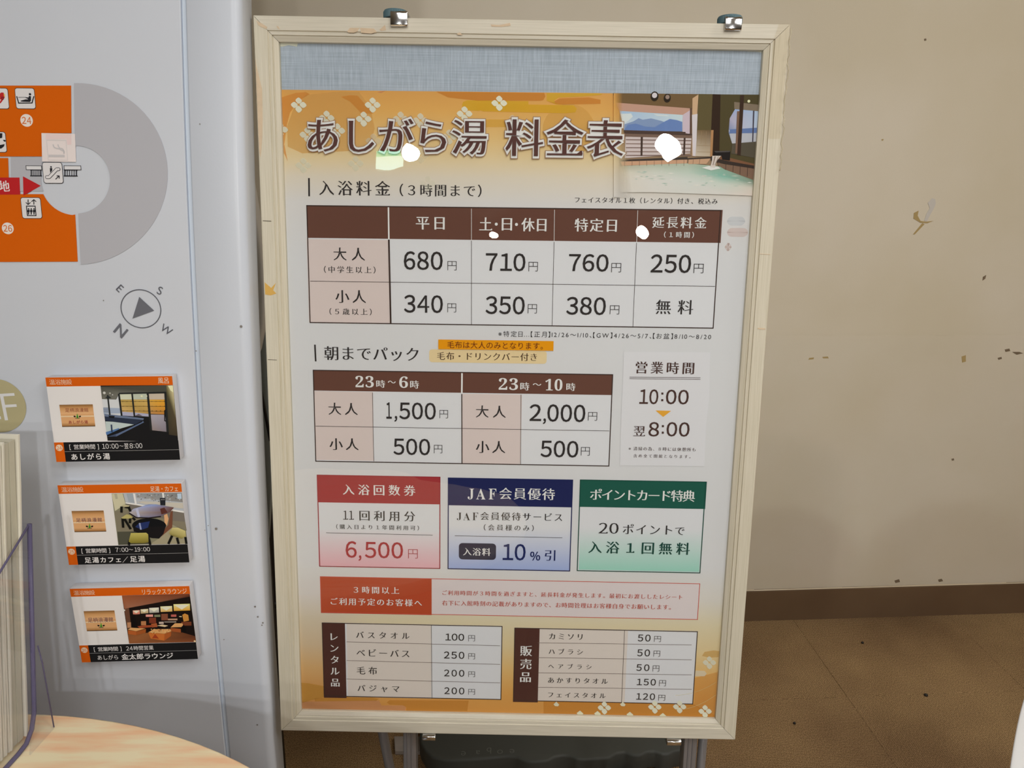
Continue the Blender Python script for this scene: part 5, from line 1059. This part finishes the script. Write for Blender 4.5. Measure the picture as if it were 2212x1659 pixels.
    P([(1440, 870), (1500, 945), (1390, 935)], C(150, 60, 30), 12); crate([(1690, 775), (1850, 790), (1850, 850), (1700, 830), (1850, 790), (1920, 760), (1920, 840), (1850, 850)], [(1690, 765), (1760, 700), (1880, 700), (1900, 760)], C(150, 78, 40), C(60, 34, 22))
    P([(1850, 770), (1900, 720), (1930, 780), (1925, 850), (1860, 840)], C(12, 10, 10), 13); P([(1160, 750), (1260, 735), (1420, 730), (1420, 760), (1200, 780)], C(150, 70, 40), 9); P([(1470, 740), (1560, 722), (1650, 740), (1600, 760)], C(206, 186, 150), 9); P([(1380, 710), (1470, 700), (1480, 760), (1390, 770)], C(156, 82, 46), 8)
    rq = random.Random(8)
    for i in range(40): x, y = rq.uniform(1350, 1680), rq.uniform(790, 850); P([(x, y), (x+22, y-6), (x+16, y+14)], rq.choice([C(226, 190, 130), C(196, 132, 70), C(160, 96, 50)]), 14)
    I.disc(2066, 988, 18, C(222, 190, 150), 8); I.disc(962, 495, 15, C(236, 226, 210), 8); I.build('facility_picture', t)
PL1 = plate([(103, 815), (375, 812.5), (386.5, 992.5), (118, 998)], 'P1', 'small facility plate on guide board, upper, picturing dark glass-walled bath hall', draw1)
PL2 = plate([(128, 1048), (394, 1044), (407, 1214.5), (146, 1220)], 'P2', 'small facility plate on guide board, middle, picturing a cafe table and yellow stools', draw2)
PL3 = plate([(153.5, 1271.5), (411.5, 1265.5), (425.5, 1423), (175, 1430.5)], 'P3', 'small facility plate on guide board, lowest, picturing a lounge shop with wooden crates', draw3)
# ------------------------------------------------------------------ steel stand that holds the framed poster
stand = tag(empty('poster_stand', mat=Matrix.Translation(Vector((FO.x, FO.y, 0)))), 'grey steel upright stand clamping the framed price poster, blue-grey thumbwheels on top', 'stand')
SI = stand.matrix_world.inverted() @ FM                    # poster frame coordinates -> stand coordinates
def SP(x, y, z): return SI @ Vector((x, y, z))
zf = -(FO.z)/FZ.z                                           # floor, in frame coordinates (near the foot)
def post(name, x, mat, w=.0095):
    bm = bmesh.new()
    for a, b, c, d in ((-w, .020, w, .044), (-w*.45, .0185, -w*.15, .021), (w*.2, .0185, w*.5, .021)): add_box(bm, (x+a, b, zf+.035), (x+c, d, FH-.01), SI)
    return bm_ob(name, bm, mat, stand, bevel=.0012)
xl, xr = floc(885, 1655, .02)[0], floc(1489, 1655, .02)[0]
post('upright', xl, M_STEEL); post('upright', xr, M_STEEL)
for z in (.12, FH-.16): tube('cross_bar', [SP(xl, .034, z), SP(xr, .034, z)], .007, M_STEEL, stand)
def brace(p0, p1, y, r):
    a, b = floc(*p0, y), floc(*p1, y); A, B = Vector((a[0], y, a[1])), Vector((b[0], y, b[1])); d = (B-A)/(B.z-A.z)
    top = A+d*(.30-A.z); wt = SI @ top; wb = SI @ (A+d*(zf+.03-A.z)); wb.z = .012; return tube('brace', [wt, wb], r, M_STEEL, stand)
brace((829, 1590), (843, 1659), .075, .0075); brace((1519, 1590), (1513, 1659), .062, .0068)
fy = (SI @ Vector((0, .03, zf))).y
for x in (xl, xr): tube('foot', [(x, fy-.10, .012), (x, fy+.62, .012)], .012, M_STEEL, stand)
def clamp(px0, px1, py1, wheel_x, top):
    c = empty('clamp'); c.parent = stand; M = SI
    y0 = -.0052; a, b = floc(px0, py1, y0), floc(px1, py1, y0)
    bm = bmesh.new(); z1 = b[1]
    if top:
        zt = FH+.0075; pr = [(y0, z1+.002), (y0+.0015, z1), (y0+.0028, z1), (y0+.003, zt-.0025), (.022, zt-.0025), (.022, zt), (y0+.003, zt), (y0+.0004, zt-.0018), (y0, zt-.004)]
    else:
        zt = -.0062; pr = [(y0, z1-.0001+.017), (y0+.003, z1+.017), (y0+.003, zt+.0025), (.022, zt+.0025), (.022, zt), (y0+.003, zt), (y0+.0004, zt+.0018), (y0, zt+.004)]
        pr = [(y0+.002, .0045), (y0+.0035, .0045), (y0+.0035, zt+.0012), (.022, zt+.0012), (.022, zt-.0088), (y0+.004, zt-.0088), (y0+.0015, zt-.0076), (y0+.0015, zt-.001)]
        pr = [(.0, -.0006), (.022, -.0006), (.022, -.0105), (-.001, -.0105), (-.0035, -.0085), (-.004, -.003)]
    add_prism(bm, [M @ Vector((a[0], y, z)) for y, z in pr], (M.to_3x3() @ Vector((b[0]-a[0], 0, 0))))
    bm_ob('clamp_hook', bm, M_CHROME, stand, bevel=.0007)
    bpy.data.objects.remove(c)
    if top:
        xc = floc(wheel_x, py1, .012)[0]; bm = bmesh.new(); n = 96; R = .0152; rings = []
        for r, z in ((.6, .0012), (.97, .0012), (1, .002), (1, .0085), (.93, .0105), (.5, .0118)):
            rings.append([bm.verts.new(M @ Vector((xc+R*r*(1-.03*(k % 2)*(r > .95))*math.cos(2*PI*k/n), .012+R*r*(1-.03*(k % 2)*(r > .95))*math.sin(2*PI*k/n), FH+z))) for k in range(n)])
        for p, q in zip(rings, rings[1:]):
            for k in range(n): bm.faces.new((p[k], p[(k+1) % n], q[(k+1) % n], q[k]))
        bm.faces.new(rings[0][::-1]); bm.faces.new(rings[-1]); bm_ob('thumbwheel', bm, M_BLUEKNOB, stand)
clamp(843, 880, 57, 855, True); clamp(1566, 1602, 66, 1575, True); clamp(912, 940, 1600, 0, False); clamp(1442, 1473, 1600, 0, False)
# dark grey plastic weight tank lying on the stand's feet, scalloped front edge
TZ = .075
def tankp(px, py): p = hit_z(px, py, TZ); return p
front = [(906, 1596), (909, 1607), (918, 1622), (934, 1636), (960, 1643), (1000, 1642), (1060, 1637), (1100, 1633), (1118, 1636), (1130, 1643), (1150, 1646), (1186, 1643), (1198, 1635), (1215, 1631), (1232, 1633), (1246, 1640), (1262, 1641), (1318, 1637), (1332, 1627), (1350, 1624), (1368, 1631), (1384, 1632), (1398, 1624), (1414, 1622), (1430, 1629), (1446, 1629), (1458, 1622), (1472, 1621)]
FP = [tankp(*q) for q in front]; back = [tankp(1478, 1500), tankp(1440, 1490), tankp(950, 1482), tankp(912, 1500)]
tank = tag(empty('weight_tank', (FP[0].x+.25, FP[0].y+.1, .024)), 'dark grey plastic weight tank with scalloped edge lying behind the poster stand', 'weight'); bpy.context.view_layer.update(); TI = tank.matrix_world.inverted()
bm = bmesh.new(); add_prism(bm, [TI @ p for p in FP+back], (0, 0, .0252-TZ)); bm_ob('tank_body', bm, M_DARKPLASTIC, tank, bevel=.006, seg=3)
I = Ink(lambda x, y: (lambda p: (p.x, p.y))(TI @ hit_z(x, y, TZ)), lambda a, b, z: (a, b, TZ-.024+z*6+.0003), 'X')
for ch, x, y, h in (('e', 1001, 1628, 9), ('a', 1032, 1625.5, 8), ('b', 1056, 1622, 13), ('o', 1080, 1624.5, 9), ('e', 1106, 1623, 9)): I.letter(ch, x, y, h, 180, C(128, 128, 124), 'thin', 1)
I.build('embossed_lettering', tank, plain('raised plastic letters', C(92, 93, 90), .4))['kind'] = 'stuff'
# pale plate on the floor behind the left upright
q = [hit_z(*p, .012) for p in ((851, 1590), (921, 1590), (919, 1622), (853, 1622))]; fp = tag(empty('floor_plate', (q[3].x, q[3].y, 0)), 'pale grey plate lying on the carpet behind left leg of the stand', 'plate'); bpy.context.view_layer.update()
bm = bmesh.new(); add_prism(bm, [v-Vector((q[3].x, q[3].y, 0)) for v in q], (0, 0, -.012)); bm_ob('plate_sheet', bm, plain('pale grey metal plate', C(150, 142, 136), .5, noise=.05), fp, bevel=.0015)
# ------------------------------------------------------------------ round maple table, leaflet holder and leaflets
TBZ = .72; TC_ = Vector((-.6158, .1559, 0)); TR = .6436
table = tag(empty('round_table', tuple(TC_)), 'round pale maple table with thin light edge in front of the guide board', 'table')
prof = [(.001, TBZ-.028), (TR-.004, TBZ-.028), (TR, TBZ-.024), (TR, TBZ-.003)]
lathe('table_edge', [(r, z) for r, z in prof]+[(TR-.0012, TBZ-.0006), (TR-.004, TBZ-.0004)], M_EDGE, table, 128)
lathe('table_top', [(.001, TBZ-.004), (TR-.0015, TBZ-.004), (TR-.0015, TBZ-.0002), (TR-.003, TBZ)], M_WOODTOP, table, 128)
lathe('pedestal', [(.001, .02), (.05, .02), (.04, .06), (.035, .6), (.09, TBZ-.03)], M_STEEL, table, 32)
lathe('base', [(.001, 0), (.30, 0), (.30, .012), (.06, .035)], M_STEEL, table, 48)
# leaflet holder: clear box leaning back; local x right, y back, z up along the lean
hb = hit_z(79, 1592, TBZ); LEAN = math.radians(12.5); ht = empty('leaflet_holder', mat=Matrix.Translation(hb+Vector((0, 0, .002))) @ Matrix.Rotation(math.radians(-4), 4, 'Z')); bpy.context.view_layer.update()
tag(ht, 'clear acrylic leaflet holder standing on the round table edge', 'leaflet holder')
def HL(x, y, z): return Vector((x, y+math.tan(LEAN)*z, z))
HI = ht.matrix_world.inverted()
def on_side(px, py, xs=0.0):
    """point of the holder's right side wall (local x = xs) seen at a pixel"""
    e = HI @ EYE; d = HI.to_3x3() @ ray(px, py); t = (xs-e.x)/d.x; return e+d*t
sr = on_side(74, 1126); sf = on_side(2, 1186); print('holder side', sr, sf, on_side(30, 1640), on_side(1, 1658))
D_ = .105; hr, hf = sr.z, .19
def sheet_(name, pts, t, mat, parent, bev=0):
    bm = bmesh.new(); add_prism(bm, pts, t); return bm_ob(name, bm, mat, parent, bevel=bev)
side_loop = [HL(0, 0, hr), HL(0, -.001, .03), HL(0, -.006, .012), HL(0, -.016, .002), HL(0, -.03, 0), HL(0, -D_, 0), HL(0, -D_, hf)]
sheet_('side_wall', side_loop, (-.0022, 0, 0), M_ACRYL, ht); sheet_('side_wall', [p+Vector((-.225, 0, 0)) for p in side_loop], (-.0022, 0, 0), M_ACRYL, ht)
sheet_('front_wall', [HL(-.225, -D_, 0), HL(0, -D_, 0), HL(0, -D_, hf), HL(-.225, -D_, hf)], (0, -.0022, 0), M_ACRYL, ht)
sheet_('back_wall', [HL(-.225, 0, .03), HL(0, 0, .03), HL(0, 0, hr), HL(-.225, 0, hr)], (0, .0022, 0), M_ACRYL, ht)
bm = bmesh.new(); e = [p+Vector((-.0011, 0, 0)) for p in side_loop]; add_tube(bm, e[:6], .0027, 8); bm_ob('rear_edge', bm, M_ACRYLEDGE, ht, smooth=True)
tube('rim_edge', [e[0], e[6]], .0013, M_ACRYLEDGE, ht, 8); tube('front_edge', [e[6], e[5]], .0013, M_ACRYLEDGE, ht, 8)
# wing of clear sheet standing beside the holder
w0 = [on_side(*q, .012) for q in ((80, 1395), (90, 1432), (134, 1664), (70, 1664))]
sheet_('side_wing', [Vector((.012, p.y, max(p.z, .0))) for p in w0], (.0018, 0, 0), M_ACRYL, ht); tube('wing_edge', [Vector((.0129, p.y, max(p.z, .001))) for p in w0[:3]], .0008, M_ACRYLEDGE, ht, 6)
# leaflets, one by one
LG = 'leaflets in the clear holder'; y = -.006; rr = random.Random(21); spec = []
for k, (th, drop, inset, mt) in enumerate(((.0026, .0, .006, 0), (.008, .004, .009, 1), (.0075, .005, .010, 1), (.0022, .001, .008, 0), (.0022, .003, .009, 0), (.0022, .006, .009, 0), (.0022, .002, .010, 0), (.0022, .005, .009, 0), (.0022, .008, .010, 0), (.0022, .006, .010, 0), (.0022, .010, .009, 0), (.0026, .012, .010, 0), (.0022, .014, .010, 0), (.0026, .013, .010, 0))):
    spec.append((y, th, drop, inset, mt)); y -= th+.0016
LT = on_side(54, 932, -.006).z
LBL = ['rearmost leaflet in the clear holder, a thin white sheet standing tallest', 'thick cream leaflet in the clear holder, directly before the rearmost', 'second thick cream leaflet in the clear holder, before the first thick one']+['thin white leaflet in the tight bundle at the front of the clear holder']*11
for (y, th, drop, inset, mt), lb in zip(spec, LBL):
    t = bpy.data.objects.new('leaflet', None); zb = .0045; P = HL(-inset, y, zb)
    hgt = LT-drop-zb; bm = bmesh.new(); n = 6; loop = []
    for i in range(n+1): z = hgt*i/n; loop.append(Vector((0, math.tan(LEAN)*z*(1-.0)+.0008*math.sin(i*1.3+y*900), z)))
    for i in range(n, -1, -1): z = hgt*i/n; loop.append(Vector((0, math.tan(LEAN)*z-th+.0006*math.sin(i*1.3+y*900), z-(.0004 if i == n else 0))))
    add_prism(bm, loop, (-.208, 0, 0)); o = bm_ob('leaflet', bm, M_PAPER2 if mt else M_PAPER, None); o.matrix_world = ht.matrix_world @ Matrix.Translation(P); tag(o, lb, 'leaflet', LG)
    bpy.data.objects.remove(t)
# ------------------------------------------------------------------ what stands behind the guide board
def flatp(px, py, y): d = ray(px, py); return EYE+d*(y/d.y)
wp = tag(empty('folded_easel', tuple(Vector((-.46, 1.32, 0)))), 'white folded easel with black leg cap leaning behind the guide board', 'easel'); bpy.context.view_layer.update(); WI = wp.matrix_world.inverted()
bm = bmesh.new(); L_ = [(505, 356), (533, 358), (545, 420), (556, 490), (566, 570), (571, 640), (568, 700), (556, 760), (540, 800), (500, 800)]
add_prism(bm, [WI @ flatp(*q, 1.30) for q in L_], (0, .03, 0)); bm_ob('leg_panel', bm, plain('off-white enamel', C(178, 174, 168), .5), wp, bevel=.005, seg=3)
bm = bmesh.new(); add_prism(bm, [WI @ flatp(*q, 1.298) for q in ((505, 346), (530, 348), (535, 353), (534, 361), (505, 361))], (0, .034, 0)); bm_ob('end_cap', bm, M_BLACK, wp, bevel=.002)
s_ = WI @ flatp(529, 456, 1.296); lathe('screw_head', [(.001, 0), (.006, 0), (.007, .003), (.004, .005)], M_CHROME, wp, 16, s_, (0, -1, 0))
bm = bmesh.new(); add_prism(bm, [WI @ flatp(*q, 1.345) for q in ((490, 500), (548, 520), (580, 640), (597, 900), (590, 1010), (575, 1240), (490, 1240))], (0, .012, 0)); bm_ob('rear_panel', bm, M_GREY, wp, bevel=.003)
tube('hinge_stay', [WI @ flatp(535, 688, 1.335), WI @ flatp(584, 952, 1.335)], .0028, M_BLACK, wp, 8)
tube('leg', [WI @ flatp(540, 780, 1.33), WI @ Vector((flatp(560, 1240, 1.33).x, 1.33, .0))], .012, M_BLACK, wp)
# low dark cabinet, added to stand in for shade in the gap
cb = tag(empty('shade_standin_cabinet', (-.78, 1.79, 0)), 'low dark cabinet added in place of the shade between board and poster', 'cabinet'); bpy.context.view_layer.update(); CI = Matrix.Rotation(AZ, 4, 'Z')
box('cabinet_body', (-.32, -.14, .03), (.26, .13, .60), M_SHADECAB, cb, .003, CI); box('plinth', (-.31, -.12, 0), (.25, .12, .03), M_BLACK, cb, 0, CI)
box('cabinet_top', (-.33, -.15, .60), (.27, .13, .62), M_SHADECAB, cb, .002, CI)
for x0, x1 in ((-.315, -.033), (-.027, .255)): d_ = box('door', (x0, -.158, .04), (x1, -.141, .59), M_SHADECAB, cb, .0015, CI); k = lathe('knob', [(.001, 0), (.008, 0), (.011, .008), (.006, .012)], M_BLACK, d_, 16, CI @ Vector((x1-.03 if x0 < -.1 else x0+.22, -.158, .33)), (0, -1, 0))
# ------------------------------------------------------------------ white moulded chair at the right edge
ch = tag(empty('moulded_chair', (.848, .62, 0)), 'white moulded plastic chair, only its rounded back edge in view at lower right', 'chair')
def shell(name, rows, th, parent):
    """rows of points; closed thin shell"""
    bm = bmesh.new(); A = [[bm.verts.new(p) for p in r] for r in rows]; B = []
    nr, nc = len(rows), len(rows[0])
    for i in range(nr):
        B.append([])
        for j in range(nc):
            du = Vector(rows[min(i+1, nr-1)][j])-Vector(rows[max(i-1, 0)][j]); dv = Vector(rows[i][min(j+1, nc-1)])-Vector(rows[i][max(j-1, 0)]); n = du.cross(dv).normalized(); B[-1].append(bm.verts.new(Vector(rows[i][j])+n*th))
    for G in (A, B):
        for i in range(nr-1):
            for j in range(nc-1): bm.faces.new((G[i][j], G[i][j+1], G[i+1][j+1], G[i+1][j]))
    for i in range(nr-1):
        for j in (0, nc-1): bm.faces.new((A[i][j], A[i+1][j], B[i+1][j], B[i][j]))
    for j in range(nc-1):
        for i in (0, nr-1): bm.faces.new((A[i][j], A[i][j+1], B[i][j+1], B[i][j]))
    o = bm_ob(name, bm, M_CHAIR, parent, smooth=True); s = o.modifiers.new('sub', 'SUBSURF'); s.levels = 1; s.render_levels = 2; return o
rows = []
for i in range(13):
    f = math.sin(PI/2*i/12); z = .44+.42*f; hw = .205*max(.03, 1-max(0, (f-.45)/.555)**3)**(1/4.5)*(1-.12*max(0, .35-f)); rows.append([(hw*u, .19+.05*f-.045*(1-u*u)*0+.035*(-abs(u)**2.2), z-.035*abs(u)**3*f**6) for u in [-1+2*j/10 for j in range(11)]])
shell('backrest', rows, .006, ch)
rows = []
for i in range(9):
    f = i/8; y = .19-.42*f; hw = .20+.015*math.sin(f*PI); rows.append([(hw*u, y, .44-.02*(1-u*u)*math.sin(f*PI)+(.02*abs(u)**3)-(.03*max(0, f-.8)*5)) for u in [-1+2*j/10 for j in range(11)]])
shell('seat', rows, .006, ch)
for sx in (-1, 1):
    for y0, y1 in ((.14, .17), (-.14, -.19)): tube('leg', [(sx*.15, y0, .43), (sx*.17, y1, .0)], [.013, .010], M_STEEL, ch, 14)
